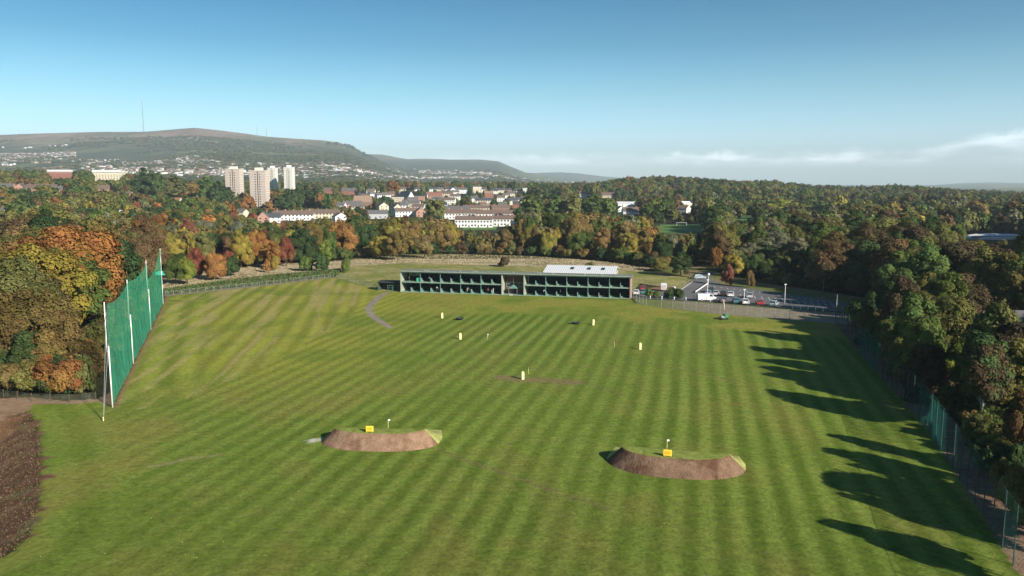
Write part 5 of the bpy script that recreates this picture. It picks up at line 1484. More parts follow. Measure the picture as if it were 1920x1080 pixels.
for ya, yb in ((88, 92), (92, 96), (96, 100.5), (100.5, 104), (128, 133), (133, 139), (139, 146)):
    (xa, _), (xb, _) = hf_pt(ya), hf_pt(yb); ox, oy = HF.location.x, HF.location.y
    vs = []; n_ = 5
    for i in range(n_ + 1):
        t = i / n_
        for q in (0.05, 1.8, 3.5, 5.15): vs.append((xa + (xb - xa) * t - ox - .06 + random.uniform(-.12, 0.0), ya + (yb - ya) * t - oy, q - .3 * math.sin(math.pi * t) * (q > 5)))
    fs = [(i * 4 + j, i * 4 + j + 4, i * 4 + j + 5, i * 4 + j + 1) for i in range(n_) for j in range(3)]
    me = bpy.data.meshes.new('hanging_net'); me.from_pydata(vs, [], fs); me.materials.append(M_net3); me.update(); link('hanging_net', me, HF)
# tall corner pole
def pole(name, px, py, h, label, lamp=True, cat='lamp post', m=M_white, group='lamp posts in the car park'):
    x, y = G(px, py)
    r = empty(name, (x, y, 0), 0, label, cat, group)
    MB().tube([(0, 0, -.2), (0, 0, h)], .085, .05, 8).build('pole', m, r, True)
    if lamp:
        l = MB().box(-.32, .32, -.14, .14, h, h + .16).build('lamp_head', m, r, bevel=.03)
        MB().box(-.26, .26, -.1, .1, h - .03, h - .002).build('lens', M_lamp, l)
    return r
pole('lamp_post', 1326, 562.5, 5.4, 'white lamp post beside the white van')
pole('lamp_post', 1395, 569, 3.6, 'short lamp post between the parked cars and the fence')
pole('lamp_post', 1471, 574.5, 5.6, 'tall pale lamp post near the shaded end of the car park')
pole('lamp_post', 1543, 545.5, 3.6, 'pale post in the shade beneath the dark trees', m=M_concrete)
pole('net_pole', 1567, 607, 6.6, 'tall thin pole at the far right corner of the lawn', False, 'pole', M_steel, None)
g = pole('globe_lamp', 1328, 534, 3.0, 'white globe lamp at the end of the white barrier', False)
MB().blob((0, 0, 3.25), (.42, .42, .42), 12, 8).build('globe', M_white, g, True)
# utility pole at right, wires
ux, uy = G(1861, 800)
u = empty('utility_pole', (ux + 1.5, uy - 2, 0), 0, 'wooden power pole with crossbar standing in the right hand trees', 'utility pole')
MB().tube([(0, 0, -.3), (0, 0, 9.4)], .16, .11, 8).build('pole', M_concrete, u, True)
cb = MB().box(-1.1, 1.1, -.07, .07, 9.0, 9.16).build('crossbar', M_bark, u)
for q in (-1, 0, 1): MB().tube([(q, 0, 9.16), (q, 0, 9.42)], .06).build('insulator', M_white, cb)
for q in (-1, 0, 1): MB().tube([(q, 0, 9.4), (q * 1 + 15, 14, 9.0), (q + 30, 28, 10.6)], .02, n=4).build('wire', M_steel, u)
# bollards
bpos = [(1219, 560.5), (1241, 561.5), (1264, 562.5), (1286, 563.5), (1309, 564.5), (1332, 566), (1354, 567.6), (1486, 579.5), (1501, 580.8), (1515, 582), (1529, 583), (1543, 584)]
pb = None
for i, (a, b) in enumerate(bpos):
    x, y = G(a, b)
    if pb is None:
        pb = MB().tube([(0, 0, -.1), (0, 0, .85)], .11, .10, 8).blob((0, 0, .86), (.11, .11, .08), 8, 4).build('bollard', M_white, None, True); o = pb
    else:
        o = pb.copy(); C.objects.link(o)
    o.location = (x, y, 0)
    tag(o, f"short white bollard on the gravel edge of the car park, {ordw(i)} from left", 'bollard', 'white bollards')
# white barrier and kerb beside the access road
ba, bb_ = G(1304, 549.5), G(1328, 533)
br = empty('barrier', (*ba, 0), rot_to(ba, bb_), 'low white rail barrier leading up the car park entrance', 'barrier')
Lb = math.hypot(bb_[0] - ba[0], bb_[1] - ba[1])
MB().box(0, Lb, -.10, .10, .25, .58).build('rail', M_white, br, bevel=.03)
for i in range(8): MB().box(i * Lb / 7 - .06, i * Lb / 7 + .06, -.06, .06, -.1, .30).build('post', M_concrete, br)
ka, kb_ = G(1276, 544), G(1300, 527)
kr = MB().box(0, math.hypot(kb_[0] - ka[0], kb_[1] - ka[1]), -.15, .15, -.05, .15).build('kerb', M_concrete); kr.location = (*ka, 0); kr.rotation_euler.z = rot_to(ka, kb_)
tag(kr, 'pale kerb along the left side of the entrance road', None, None, 'structure')
# parking bay lines as one marking layer of the asphalt
mb = MB()
def line(a, b, w=.12, z=.012):
    (x1, y1), (x2, y2) = a, b; L = math.hypot(x2 - x1, y2 - y1); nx, ny = -(y2 - y1) / L * w / 2, (x2 - x1) / L * w / 2
    mb.poly([(x1 + nx, y1 + ny, z), (x1 - nx, y1 - ny, z), (x2 - nx, y2 - ny, z), (x2 + nx, y2 + ny, z)], [(0, 1, 2, 3)])
top = [(1340, 536), (1450, 550), (1560, 566)]
for i in range(19):
    px = 1340 + i * 12.0; yy = np.interp(px, [1340, 1450, 1560], [537, 551, 566.5])
    a = G(px, yy); line(a, (a[0] - .55, a[1] - 2.4), .16)
for i in range(17):
    px = 1348 + i * 13.2; yy = np.interp(px, [1340, 1450, 1560], [546, 558.5, 571])
    a = G(px, yy); line(a, (a[0] - 1.2, a[1] - 5.4), .15)
mk = mb.build('road_marking', colmat('line_paint', (0.62, 0.62, 0.60), .7, .15), fixn=False)
tag(mk, 'white parking bay lines on the asphalt', None, None, 'structure')

# ------------------------------------------------------------------ vehicles
def car(px, py, yaw, paint, label, style='hatch', name='parked_car', cat='car', group='cars in the car park'):
    x, y = G(px, py)
    r = empty(name, (x, y, 0), R(yaw), label, cat, group)
    L, Wd = (4.1, 1.74)
    key = ('car', style)
    if style == 'hatch':
        low = [(-2.05, .35), (2.0, .30), (2.08, .55), (2.0, .78), (1.05, .95), (-1.95, .98), (-2.08, .75)]
        up = [(1.05, .94), (.35, 1.42), (-1.35, 1.46), (-1.95, .96)]
    elif style == 'saloon':
        low = [(-2.2, .35), (2.15, .30), (2.22, .52), (2.12, .75), (1.1, .92), (-1.5, .95), (-2.2, .93)]
        up = [(1.1, .91), (.45, 1.38), (-.85, 1.42), (-1.6, .94)]
    else:   # van
        low = [(-2.6, .38), (2.4, .34), (2.5, .7), (2.35, 1.05), (1.75, 1.25), (-2.6, 1.25)]
        up = [(1.75, 1.24), (1.25, 1.95), (-2.6, 2.0), (-2.6, 1.24)]
    hw = Wd / 2 if style != 'van' else .95
    b = MB(); b.prism(low, 'y', -hw, hw)
    # cabin tapers inwards
    n = len(up); k = hw - .18
    zmin = min(p[1] for p in up)
    va = [(p, -(hw - .04 if q < zmin + .1 else k), q) for p, q in up] + [(p, (hw - .04 if q < zmin + .1 else k), q) for p, q in up]
    b.poly(va, [tuple(range(n)), tuple(reversed(range(n, 2 * n)))] + [(i, i + n, (i + 1) % n + n, (i + 1) % n) for i in range(n)])
    body = b.build('body', paint, r, bevel=.04)
    # glass: screens and side windows, proud of the cabin
    def glass(pts, nm): MB().poly(pts, [tuple(range(len(pts)))]).build(nm, M_glass, r, fixn=False)
    (fx0, fz0), (fx1, fz1), (bx1, bz1), (bx0, bz0) = up[0], up[1], up[2], up[3]
    e = .03
    glass([(fx0 - .03 + e, -hw + .16, fz0 + .06), (fx0 - .03 + e, hw - .16, fz0 + .06), (fx1 + .04 + e, k - .08, fz1 - .05 + e), (fx1 + .04 + e, -k + .08, fz1 - .05 + e)], 'windscreen')
    if style != 'van':
        glass([(bx0 + .05 - e, hw - .16, bz0 + .06), (bx0 + .05 - e, -hw + .16, bz0 + .06), (bx1 - .06 - e, -k + .08, bz1 - .06 + e), (bx1 - .06 - e, k - .08, bz1 - .06 + e)], 'rear_screen')
    for s in (-1, 1):
        ya, yb = s * (hw - .04 + .02), s * (k + .03)
        x_end = bx1 + .2 if style != 'van' else .5
        glass([(fx0 - .3, ya, fz0 + .06), (bx0 + .4 if style != 'van' else .5, ya, bz0 + .06), (x_end, yb, fz1 - .10), (fx1 - .05, yb, fz1 - .10)], 'side_window')
        for wx in ((1.3, -1.25) if style != 'van' else (1.6, -1.6)):
            w = MB().tube([(wx, s * (hw - .2), .31), (wx, s * (hw + .02), .31)], .31, n=14).build('wheel', M_black, r)
            MB().tube([(wx, s * (hw + .021), .31), (wx, s * (hw + .035), .31)], .19, n=10).build('rim', M_steel, w)
        fxn = max(p[0] for p in low); rxn = min(p[0] for p in low)
        MB().box(fxn - .12, fxn + .015, s * hw * .62 - .2, s * hw * .62 + .2, .58, .72).build('headlight', M_lamp, r)
        MB().box(rxn - .015, rxn + .1, s * hw * .72 - .13, s * hw * .72 + .13, .7, .9).build('tail_light', M_redlens, r)
    return r
CP = {n: simple('paint_' + n, c, .25, .03, 1.0, spec=.6) for n, c in {'white': (.75, .76, .76), 'silver': (.50, .52, .54), 'teal': (.05, .20, .22), 'dark': (.03, .035, .04), 'red': (.40, .03, .04), 'bluegrey': (.10, .13, .17), 'paleblue': (.35, .43, .48), 'green': (.03, .07, .05)}.items()}
car(1311, 523, 8, CP['paleblue'], 'pale blue hatchback driving out on the entrance road')
car(1328, 553, 75, CP['paleblue'], 'pale silver blue hatchback, leftmost of the front parked row')
car(1333, 548, 75, CP['green'], 'dark green car almost hidden behind the pale parked cars')
car(1342, 553.5, 75, CP['silver'], 'silver hatchback parked second from left in the front row')
car(1356, 554.5, 75, CP['dark'], 'black hatchback between the silver and the white car', 'hatch')
car(1370, 555.5, 75, CP['white'], 'white saloon at the right end of the front parked row', 'saloon')
car(1405, 558, 75, CP['silver'], 'lone silver car parked apart in the middle of the tarmac', 'saloon')
car(1325, 564.2, 3, CP['white'], 'white van with dark windscreen parked by the fence', 'van', 'parked_van', 'van', None)
car(1356, 566.4, 80, CP['bluegrey'], 'blue grey car parked beside the van near the fence')
car(1380, 568, 80, CP['teal'], 'teal car with pale bonnet parked at the fence')
car(1397, 569.6, 80, CP['white'], 'white hatchback parked by the fence next to the short lamp post')
car(1424, 571.2, 80, CP['red'], 'red hatchback parked by the fence')
car(1451, 573.6, 60, CP['paleblue'], 'pale blue hatchback, rightmost car along the fence')
car(1193, 552, 80, CP['white'], 'white car parked right beside the end wall of the bays')
car(1207, 551, 80, CP['teal'], 'teal car parked in the brick yard second from the bays')
car(1206, 544.5, 80, CP['red'], 'red car parked behind the teal car in the brick yard')
# box trailer
x, y = G(1244, 545.5)
bt = empty('box_trailer', (x, y, 0), R(-8), 'square white box trailer parked in the yard right of the bays', 'trailer')
MB().box(-.85, .85, -1.2, 1.2, .5, 2.2).build('body', M_white, bt, bevel=.05)
for s in (-1, 1): MB().tube([(s * .7, 0, .3), (s * .88, 0, .3)], .3, n=12).build('wheel', M_black, bt)
MB().box(-.04, .04, -1.9, -1.2, .45, .55).build('drawbar', M_steel, bt)
MB().box(-.7, .7, -1.23, -1.205, .65, 2.05).build('door', M_concrete, bt)
x, y = G(1263, 547)
wt = empty('water_tank', (x, y, 0), 0, 'small white tank with brown cladding beside the box trailer', 'tank')
MB().tube([(0, 0, 0), (0, 0, 1.2)], .6, n=14).blob((0, 0, 1.2), (.6, .6, .35), 14, 6).build('tank_body', M_white, wt, True)
MB().box(-1.15, -.65, -.5, .5, 0, 1.5).build('side_cladding', M_bark, wt)
# clipped conifers and shrubs in the yard
for i, (a, b, h, cn) in enumerate(((1217, 558, 2.6, 'mid green'), (1230, 559, 1.9, 'mid green'), (1259, 560, 2.8, 'dark green'), (1273, 561, 2.8, 'dark green'), (1248, 559, 1.5, 'olive'))):
    x, y = G(a, b)
    r = empty('shrub', (x, y, 0), i * 1.3, f"{cn} bush in the yard beside the bays, {ordw(i if i < 2 else (3 if i < 4 and i == 2 else (4 if i == 3 else 2)))} from left", 'shrub', 'bushes in the yard')
    c = link('crown', KIND['shrub']['hi'][i % 2], r); c.scale = (h / 3.8 * .8, h / 3.8 * .8, h / 3.8); c['tint'] = PAL[cn]
    tk = link('trunk', T4, r); tk.scale = (.5, .5, h / 3.8)
# pale carved trunk and the green ball-collecting cart
x, y = G(1357, 582)
dt = MB().tube([(0, 0, -.2), (.05, 0, 1.1), (-.08, .05, 2.2)], .17, .13, 7).tube([(-.08, .05, 2.1), (-.4, .05, 2.9)], .12, .07, 6).tube([(-.08, .05, 2.1), (.12, .1, 2.7)], .11, .06, 6).build('bare_trunk', simple('bare_wood', (.55, .42, .30), .8, .2, 3), None, True)
dt.location = (x, y, 0); tag(dt, 'pale forked bare trunk standing in the gravel strip', 'tree trunk')
x, y = G(1358, 599)
gc = empty('ball_collector', (x, y, 0), R(10), 'small green ball collecting cart parked by the back fence', 'cart')
MB().box(-.1, .75, -.55, .55, .3, 1.25).build('bin', simple('cart_green', (.05, .22, .10), .5, .1), gc, bevel=.05)
MB().box(-.95, -.1, -.45, .45, .3, .85).build('engine_cover', M_steel, gc, bevel=.05)
MB().tube([(-.9, 0, .8), (-1.5, 0, .55), (-2.0, 0, .25)], .05).build('tow_bar', M_black, gc)
for a in (-.65, .4):
    for s in (-1, 1): MB().tube([(a, s * .5, .27), (a, s * .68, .27)], .27, n=12).build('wheel', M_black, gc)

# ------------------------------------------------------------------ range furniture
def marker(px, py, label, lean=0):
    x, y = G(px, py)
    o = MB().box(-.21, .21, -.21, .21, -.05, 1.2).box(-.16, .16, -.16, .16, 1.202, 1.27).build('marker_post', M_yellow, None, bevel=.04)
    o.location = (x, y, 0); o.rotation_euler = (0, R(lean), .3)
    return tag(o, label, 'marker post', 'yellow distance marker posts')
marker(829, 596.5, 'yellow marker post nearest the left half of the bays')
marker(863, 636, 'yellow marker post in front of and right of the one by the left bays')
marker(1112, 609.5, 'slightly leaning yellow marker post nearest the right half of the bays', 3)
marker(1200, 655, 'yellow marker post furthest to the right on the lawn')
marker(980, 711, 'yellow marker post on the worn brown patch mid lawn')
def ring_target(px, py, label):
    x, y = G(px, py)
    r = empty('target_basket', (x, y, 0), 0, label, 'target basket', 'chipping target baskets')
    pts = [(1.0 * math.cos(a * math.pi / 8), .7 * math.sin(a * math.pi / 8), .5) for a in range(17)]
    MB().tube(pts, .06, n=5).build('rim', M_dpost, r)
    pb2 = [(.6 * math.cos(a * math.pi / 8), .45 * math.sin(a * math.pi / 8), .06) for a in range(17)]
    vs = pts[:16] + pb2[:16]
    me = bpy.data.meshes.new('net'); me.from_pydata(vs, [], [(i, (i + 1) % 16, 16 + (i + 1) % 16, 16 + i) for i in range(16)] + [tuple(range(16, 32))]); me.materials.append(M_black); me.update(); link('net', me, r)
ring_target(862, 600, 'dark round target basket beside the left yellow post')
ring_target(1080, 608, 'dark round target basket left of the leaning yellow post')

def flag(px, py, z, label, c=M_white):
    x, y = G(px, py, z)
    r = empty('flag_stick', (x, y, z), 0, label, 'golf flag', 'golf flags')
    r.scale = (.55, .55, .55); MB().tube([(0, 0, -.2), (0, 0, 2.0)], .035, n=6).build('pole', M_yellow, r)
    me = bpy.data.meshes.new('flag'); vs = []; 
    for i in range(5):
        vs += [(i * .11, .04 * math.sin(i * 1.6), 1.95 - .02 * i), (i * .11, .04 * math.sin(i * 1.6 + .4), 1.6 - .01 * i)]
    me.from_pydata(vs, [], [(2 * i, 2 * i + 1, 2 * i + 3, 2 * i + 2) for i in range(4)]); me.materials.append(c); me.update(); link('flag', me, r)
bx_ = rng.uniform(-55, 50, 1500); by_ = 62 + 150 * rng.random(1500) ** 1.3
okb = inpoly(bx_, by_, LAWN); bx_, by_ = bx_[okb][:260], by_[okb][:260]; nb = len(bx_)
o6 = np.array([(1, 0, 0), (-1, 0, 0), (0, 1, 0), (0, -1, 0), (0, 0, 1), (0, 0, -1)]) * .032
bv = (np.stack([bx_, by_, np.full(nb, .032)], 1)[:, None, :] + o6[None]).reshape(-1, 3)
bf = np.array([(0, 2, 4), (2, 1, 4), (1, 3, 4), (3, 0, 4), (2, 0, 5), (1, 2, 5), (3, 1, 5), (0, 3, 5)])
me = np_mesh('golf_balls', bv, (np.arange(nb)[:, None, None] * 6 + bf[None]).reshape(-1, 3), M_yellow)
tag(link('golf_balls', me), 'tiny pale yellow golf balls lying scattered over the lawn', 'golf balls', None, 'stuff')
flag(991, 701, 0, 'small dark flag just behind the mid lawn marker post', M_black)
flag(914, 636, 0, 'tiny flag on the lawn right of the second yellow post')
flag(1152, 650, 0, 'tiny dark flag left of the rightmost yellow post', M_black)

# ------------------------------------------------------------------ target mounds
def mound(fl, fr, depth, Ht, bow, label, seed, labels_board, bx, flagu, dark):
    """fl, fr: ground points of the left and right foot of the front face"""
    a = Vector((*fl, 0)); b = Vector((*fr, 0)); L = (b - a).length; yaw = rot_to(fl, fr)
    root = empty('target_mound', (a.x, a.y, 0), yaw, label, 'mound', 'raised target greens')
    NU, NVv = 150, 110
    X, Y = np.meshgrid(np.linspace(-.5, L + .5, NU), np.linspace(-bow - .5, depth + .3, NVv))
    uu = np.linspace(0, 1, 41)
    arc = [(u * L, -bow * (1 - abs(2 * u - 1) ** 2.6) ** 0.62) for u in uu]
    lside = [(0.5, depth), (0.05, depth * .4), (0.0, 0.0)]; rside = [(L, 0.0), (L + .1, depth * .45), (L - .5, depth)]
    dF = dpoly(X, Y, arc); dS = np.minimum(dpoly(X, Y, lside), dpoly(X, Y, rside))
    ins = inpoly(X, Y, lside[:-1] + arc + rside[1:])
    run = 1.75
    q = np.where(ins, np.minimum(dF, dS * .95), -np.minimum(dF, dS))
    kk_ = np.clip(q / run, -.3, 1)
    kk_ = np.where(kk_ > .8, .8 + .2 * np.sin((kk_ - .8) / .2 * math.pi / 2) * .9, kk_)
    top = Ht * (1 - sstep(0.0, 1.0, np.clip(Y, 0, None) / depth))
    n = fbm(X / .7 + seed, Y / .7, seed, 3) - .5
    Z = kk_ * np.where(ins, top, Ht) + np.where((q < run) & (q > .1), n * .05, n * .015 * (q > 0)) + 0.012
    isface = (dF <= dS) & (q < run * .99) & (Y < 1.2)
    nn = fbm(X / 1.3, Y / 1.3, seed + 5, 3)
    gcol = blend((0.185, 0.235, 0.045), (0.24, 0.265, 0.065), nn.ravel())
    side = (dS < dF) & (q < run)
    gcol[side.ravel()] = (0.33, 0.34, 0.11)  # sunlit look of the end slopes painted in as paler green
    ec = (0.72 if dark else 1.0) * blend((0.190, 0.112, 0.070), (0.270, 0.170, 0.110), sstep(.3, .7, nn).ravel())
    U = X / L
    if dark:
        dk = sstep(.5, .62, fbm(X / 2.2, Y / 1.1, seed + 9, 3)) * (U < .8)
        ec = ec * (1 - .6 * dk.ravel()[:, None]) + np.array((0.085, 0.04, 0.027)) * .6 * dk.ravel()[:, None]
    vv = np.stack([X.ravel(), Y.ravel(), Z.ravel()], 1)
    i3, j3 = np.meshgrid(np.arange(NU - 1), np.arange(NVv - 1)); bs = (j3 * NU + i3).ravel()
    fcs = np.stack([bs, bs + 1, bs + 1 + NU, bs + NU], 1)
    fcs = fcs[(q.ravel()[fcs] > -.35).all(1)]
    fm = isface.ravel()[fcs].mean(1) > .5
    for nm, mk_, cc_, mt in (('earth_face', fm, ec, M_earth), ('grass_top', ~fm, gcol, M_turf)):
        f = fcs[mk_]; u_, inv = np.unique(f.ravel(), return_inverse=True)
        me = np_mesh(nm, vv[u_], inv.reshape(-1, 4), mt, cc_[u_], True); link(nm, me, root)
    # board and flag stand on it
    def world(u, y, z): 
        c, s = math.cos(yaw), math.sin(yaw); return (a.x + u * c - y * s, a.y + u * s + y * c, z)
    bd = empty('distance_board', world(bx * L, -bow * (1 - abs(2 * bx - 1) ** 2.6) ** .62 + run + .35, Ht - .05), yaw, labels_board, 'sign board', 'yellow boards on the mounds')
    MB().box(-.46, .46, -.04, .04, .12, .80).build('panel', M_yboard, bd, bevel=.02)
    MB().box(-.30, .30, -.062, -.042, .28, .64).build('inner_panel', M_amber, bd)
    for s in (-.36, .36): MB().tube([(s, 0, -.2), (s, 0, .14)], .03).build('leg', M_yboard, bd)
    w = world(flagu * L, depth * .2, 0)
    fz_ = Ht * float(1 - sstep(0., 1., .2)) 
    r = empty('flag_stick', (w[0], w[1], fz_ - .05), 0, 'white golf flag on the ' + ('right' if dark else 'left') + ' raised mound', 'golf flag', 'golf flags')
    r.scale = (.6, .6, .6); MB().tube([(0, 0, -.2), (0, 0, 1.9)], .035, n=6).build('pole', M_yellow, r)
    me = bpy.data.meshes.new('flag'); me.from_pydata([(0, 0, 1.9), (.4, .03, 1.88), (.42, -.02, 1.6), (0, 0, 1.55)], [], [(0, 1, 2, 3)]); me.materials.append(M_white); me.update(); link('flag', me, r)
mound(G(602, 827), G(822, 832), 5.5, 1.65, 3.3, 'left raised target green with pale brown earth face', 3, 'yellow board on the left mound', .44, .56, False)
mound(G(1137, 862), G(1398, 882), 4.6, 1.65, 4.2, 'right raised target green with darker, reddish earth face', 8, 'yellow board on the right mound', .45, .44, True)

# ------------------------------------------------------------------ people in the bays
def skin_body(name, chain, radii, edges, m, parent, sub=1):
    me = bpy.data.meshes.new(name); me.from_pydata(chain, edges, [])
    o = bpy.data.objects.new(name, me); C.objects.link(o)
    md = o.modifiers.new('skin', 'SKIN'); s2 = o.modifiers.new('sub', 'SUBSURF'); s2.levels = s2.render_levels = sub
    for i, sv in enumerate(me.skin_vertices[0].data):
        sv.radius = (radii[i], radii[i] * .85); sv.use_root = (i == 0)
    dg = bpy.context.evaluated_depsgraph_get()
    nm = bpy.data.meshes.new_from_object(o.evaluated_get(dg)); bpy.data.objects.remove(o)
    nm.materials.clear(); nm.materials.append(m)
    nm.polygons.foreach_set('use_smooth', [True] * len(nm.polygons))
    return link(name, nm, parent)
M_skin = simple('skin', (.50, .30, .21), .6, .05)
M_hair = simple('hair', (.05, .03, .02), .8, .1)
CM = {k: simple('cloth_' + k.replace(' ', '_'), v, .85, .1, 3) for k, v in {'white': (.75, .75, .75), 'red': (.35, .04, .06), 'pale pink': (.60, .45, .45), 'dark': (.03, .03, .04), 'navy': (.03, .04, .09), 'beige': (.4, .33, .24)}.items()}
def person(u, up, top, legs, pose, label):
    """golfer standing in a bay; facing the lawn"""
    root = empty('person', pv(u, 1.3, (MIDZ + .03) if up else .17), YAW + random.uniform(-.3, .3), label, 'person', 'golfers in the bays')
    ln = .28 if pose == 'swing' else .05
    J = {'pel': (0, 0, .95), 'che': (ln * .5, 0, 1.28), 'nek': (ln, 0, 1.48), 'hd': (ln * 1.25, 0, 1.64), 'top': (ln * 1.3, 0, 1.73)}
    for s, t in ((-1, 'l'), (1, 'r')):
        J['hip' + t] = (0, s * .11, .90); J['kn' + t] = (.07 * (pose == 'swing'), s * .15, .50); J['an' + t] = (-.02, s * .17, .09); J['to' + t] = (.17, s * .19, .04)
        J['sh' + t] = (ln * .85, s * .19, 1.42)
        if pose == 'swing': J['el' + t] = (ln + .18, s * .14, 1.16); J['wr' + t] = (ln + .26, s * .04, .92); J['ha' + t] = (ln + .28, s * .03, .84)
        else: J['el' + t] = (.02, s * .26, 1.14); J['wr' + t] = (.10, s * .25, .90); J['ha' + t] = (.12, s * .25, .81)
    def mk(name, names, rad, ed, m, sub=1):
        idx = {n: i for i, n in enumerate(names)}
        return skin_body(name, [J[n] for n in names], [rad[n] for n in names], [(idx[a], idx[b]) for a, b in ed], m, root, sub)
    rb = {'pel': .13, 'che': .14, 'nek': .055, 'hd': .10, 'top': .085}
    ed = [('pel', 'che'), ('che', 'nek'), ('nek', 'hd'), ('hd', 'top')]
    for t in 'lr':
        rb.update({'hip' + t: .085, 'kn' + t: .055, 'an' + t: .04, 'to' + t: .035, 'sh' + t: .055, 'el' + t: .04, 'wr' + t: .03, 'ha' + t: .035})
        ed += [('pel', 'hip' + t), ('hip' + t, 'kn' + t), ('kn' + t, 'an' + t), ('an' + t, 'to' + t), ('che', 'sh' + t), ('sh' + t, 'el' + t), ('el' + t, 'wr' + t), ('wr' + t, 'ha' + t)]
    mk('body', list(rb), rb, ed, M_skin)
    sh = {'pel': .155, 'che': .175, 'shl': .08, 'shr': .08, 'ell': .055, 'elr': .055}
    mk('shirt', list(sh), sh, [('pel', 'che'), ('che', 'shl'), ('che', 'shr'), ('shl', 'ell'), ('shr', 'elr')], CM[top])
    tr = {'pel': .15, 'hipl': .105, 'hipr': .105, 'knl': .08, 'knr': .08, 'anl': .065, 'anr': .065}
    mk('trousers', list(tr), tr, [('pel', 'hipl'), ('pel', 'hipr'), ('hipl', 'knl'), ('hipr', 'knr'), ('knl', 'anl'), ('knr', 'anr')], CM[legs])
    h = J['hd']; MB().blob((h[0] - .02, 0, h[2] + .06), (.115, .10, .09), 10, 6).build('hair', M_hair, root, True)
    MB().blob((h[0] + .105, 0, h[2] - .01), (.02, .015, .025), 6, 4).build('nose', M_skin, root, True)
    if pose == 'swing':
        c = empty('golf_club', root.location.copy(), root.rotation_euler.z, 'golf club held by ' + ' '.join(label.split()[:7]), 'golf club')
        MB().tube([(ln + .27, 0, .9), (ln + .75, 0, .04)], .012, n=5).build('shaft', M_steel, c); MB().box(ln + .72, ln + .84, -.03, .03, 0, .06).build('club_head', M_steel, c)
def ubay(px):  # distance along the front for a pixel column
    best = min(range(0, 661), key=lambda i: abs(P(*(pv(i / 10, 1.3)))[0] - px)); return best / 10
person(ubay(818), False, 'white', 'dark', 'swing', 'golfer in a white top in the lower left bays')
person(ubay(876), False, 'pale pink', 'beige', 'swing', 'golfer in pale pink top and beige trousers in lower left bays')
person(ubay(915), False, 'red', 'dark', 'stand', 'person in a red top standing in lower bays near the stairwell')
person(ubay(925), False, 'white', 'white', 'stand', 'person all in white by the stairwell end of the lower left bays')
person(ubay(1019), False, 'white', 'dark', 'swing', 'golfer in white top and dark trousers in the lower right bays')
person(ubay(1051), False, 'pale pink', 'navy', 'stand', 'person in pale pink standing in the lower right bays')
person(ubay(805), True, 'white', 'dark', 'stand', 'person in a white top on the upper floor beside the turquoise counter')
person(ubay(768), True, 'red', 'dark', 'stand', 'person in a red top in the upper left office bay')

# ------------------------------------------------------------------ far single things
def mast(px, topy, basey, Y, w, label):
    x = (px - 960) / FPX * Y; zt = CAMH + (HZ - topy) / FPX * Y; zb = hgt(x, Y) - 5
    o = MB()
    for s in ((-1, -1), (1, -1), (1, 1), (-1, 1)): o.tube([(s[0] * w, s[1] * w, 0), (s[0] * w * .3, s[1] * w * .3, zt - zb)], w * .35, w * .2, 4)
    k = 0
    while k < (zt - zb) - 14: 
        o.box(-w, w, -w, w, k, k + 1.0); k += 14
    o = o.build('radio_mast', M_steel); o.location = (x, Y, zb)
    tag(o, label, 'mast')
mast(281, 192, 250, 6450, 1.8, 'very tall thin radio mast on the long hill')
mast(490, 237, 255, 6450, 1.6, 'left of two short masts on the shoulder of the hill')
mast(507, 240, 257, 6450, 1.6, 'right of two short masts on the shoulder of the hill')
mast(1417, 333, 348, 1700, .5, 'thin mast rising from the wooded ridge on the right')
# white domed sports roof
x, y = G(1866, 455)
dm = empty('sports_dome', (x, 455, 0), R(-4), 'long low white curved roof among the woods at far right', 'building')
y = 455; x = (1868 - 960) / FPX * y; dm.location = (x, y, 0)
prof = [(-9, 0), (-9, 1.2)] + [(-9 + 18 * i / 10, 1.2 + 1.8 * math.sin(math.pi * i / 10)) for i in range(1, 10)] + [(9, 1.2), (9, 0)]
vs = []; nseg = 20
for i in range(nseg + 1):
    t = -1 + 2 * i / nseg; e = math.sqrt(max(0.02, 1 - abs(t) ** 3))
    vs += [(t * 17.5, p * (.3 + .7 * e), q * (.35 + .65 * e) + (0.0)) for p, q in prof]
n = len(prof); fs = [(i * n + j, i * n + j + 1, (i + 1) * n + j + 1, (i + 1) * n + j) for i in range(nseg) for j in range(n - 1)] + [tuple(range(n)), tuple(reversed(range(nseg * n, (nseg + 1) * n)))]
mb = MB(); mb.poly(vs, fs); mb.build('roof', simple('white_membrane', (.8, .8, .8), .4, .04), dm, True)
MB().box(-17, 17, -7.5, -7.3, 0, 2.0).build('side_wall', M_steel, dm)
# pitch goals
x, y = G(1278, 424)
go_ = empty('goal_frame', (x, y, 0), 0, 'white goal frame at the far end of the green pitch', 'goal')
MB().box(-3.7, -3.55, -.08, .08, 0, 2.5).build('post', M_white, go_); MB().box(3.55, 3.7, -.08, .08, 0, 2.5).build('post', M_white, go_); MB().box(-3.7, 3.7, -.08, .08, 2.5, 2.65).build('crossbar', M_white, go_)

# ------------------------------------------------------------------ haze
XL, YL = 12500, 15600
hz = MB().box(-XL, XL, -350, YL, -8, 715).build('haze', None)
m = bpy.data.materials.new('haze'); m.use_nodes = True; nt = m.node_tree; nt.nodes.clear()
out = nt.nodes.new('ShaderNodeOutputMaterial'); pv_ = nt.nodes.new('ShaderNodeVolumePrincipled')
pv_.inputs['Color'].default_value = (0.76, 0.91, 1.0, 1); pv_.inputs['Density'].default_value = 8.0e-5; pv_.inputs['Anisotropy'].default_value = 0.0
nt.links.new(pv_.outputs[0], out.inputs['Volume'])
hz.data.materials.clear(); hz.data.materials.append(m)
tag(hz, 'thin pale blue haze over the distant town and hills', 'haze', None, 'stuff')

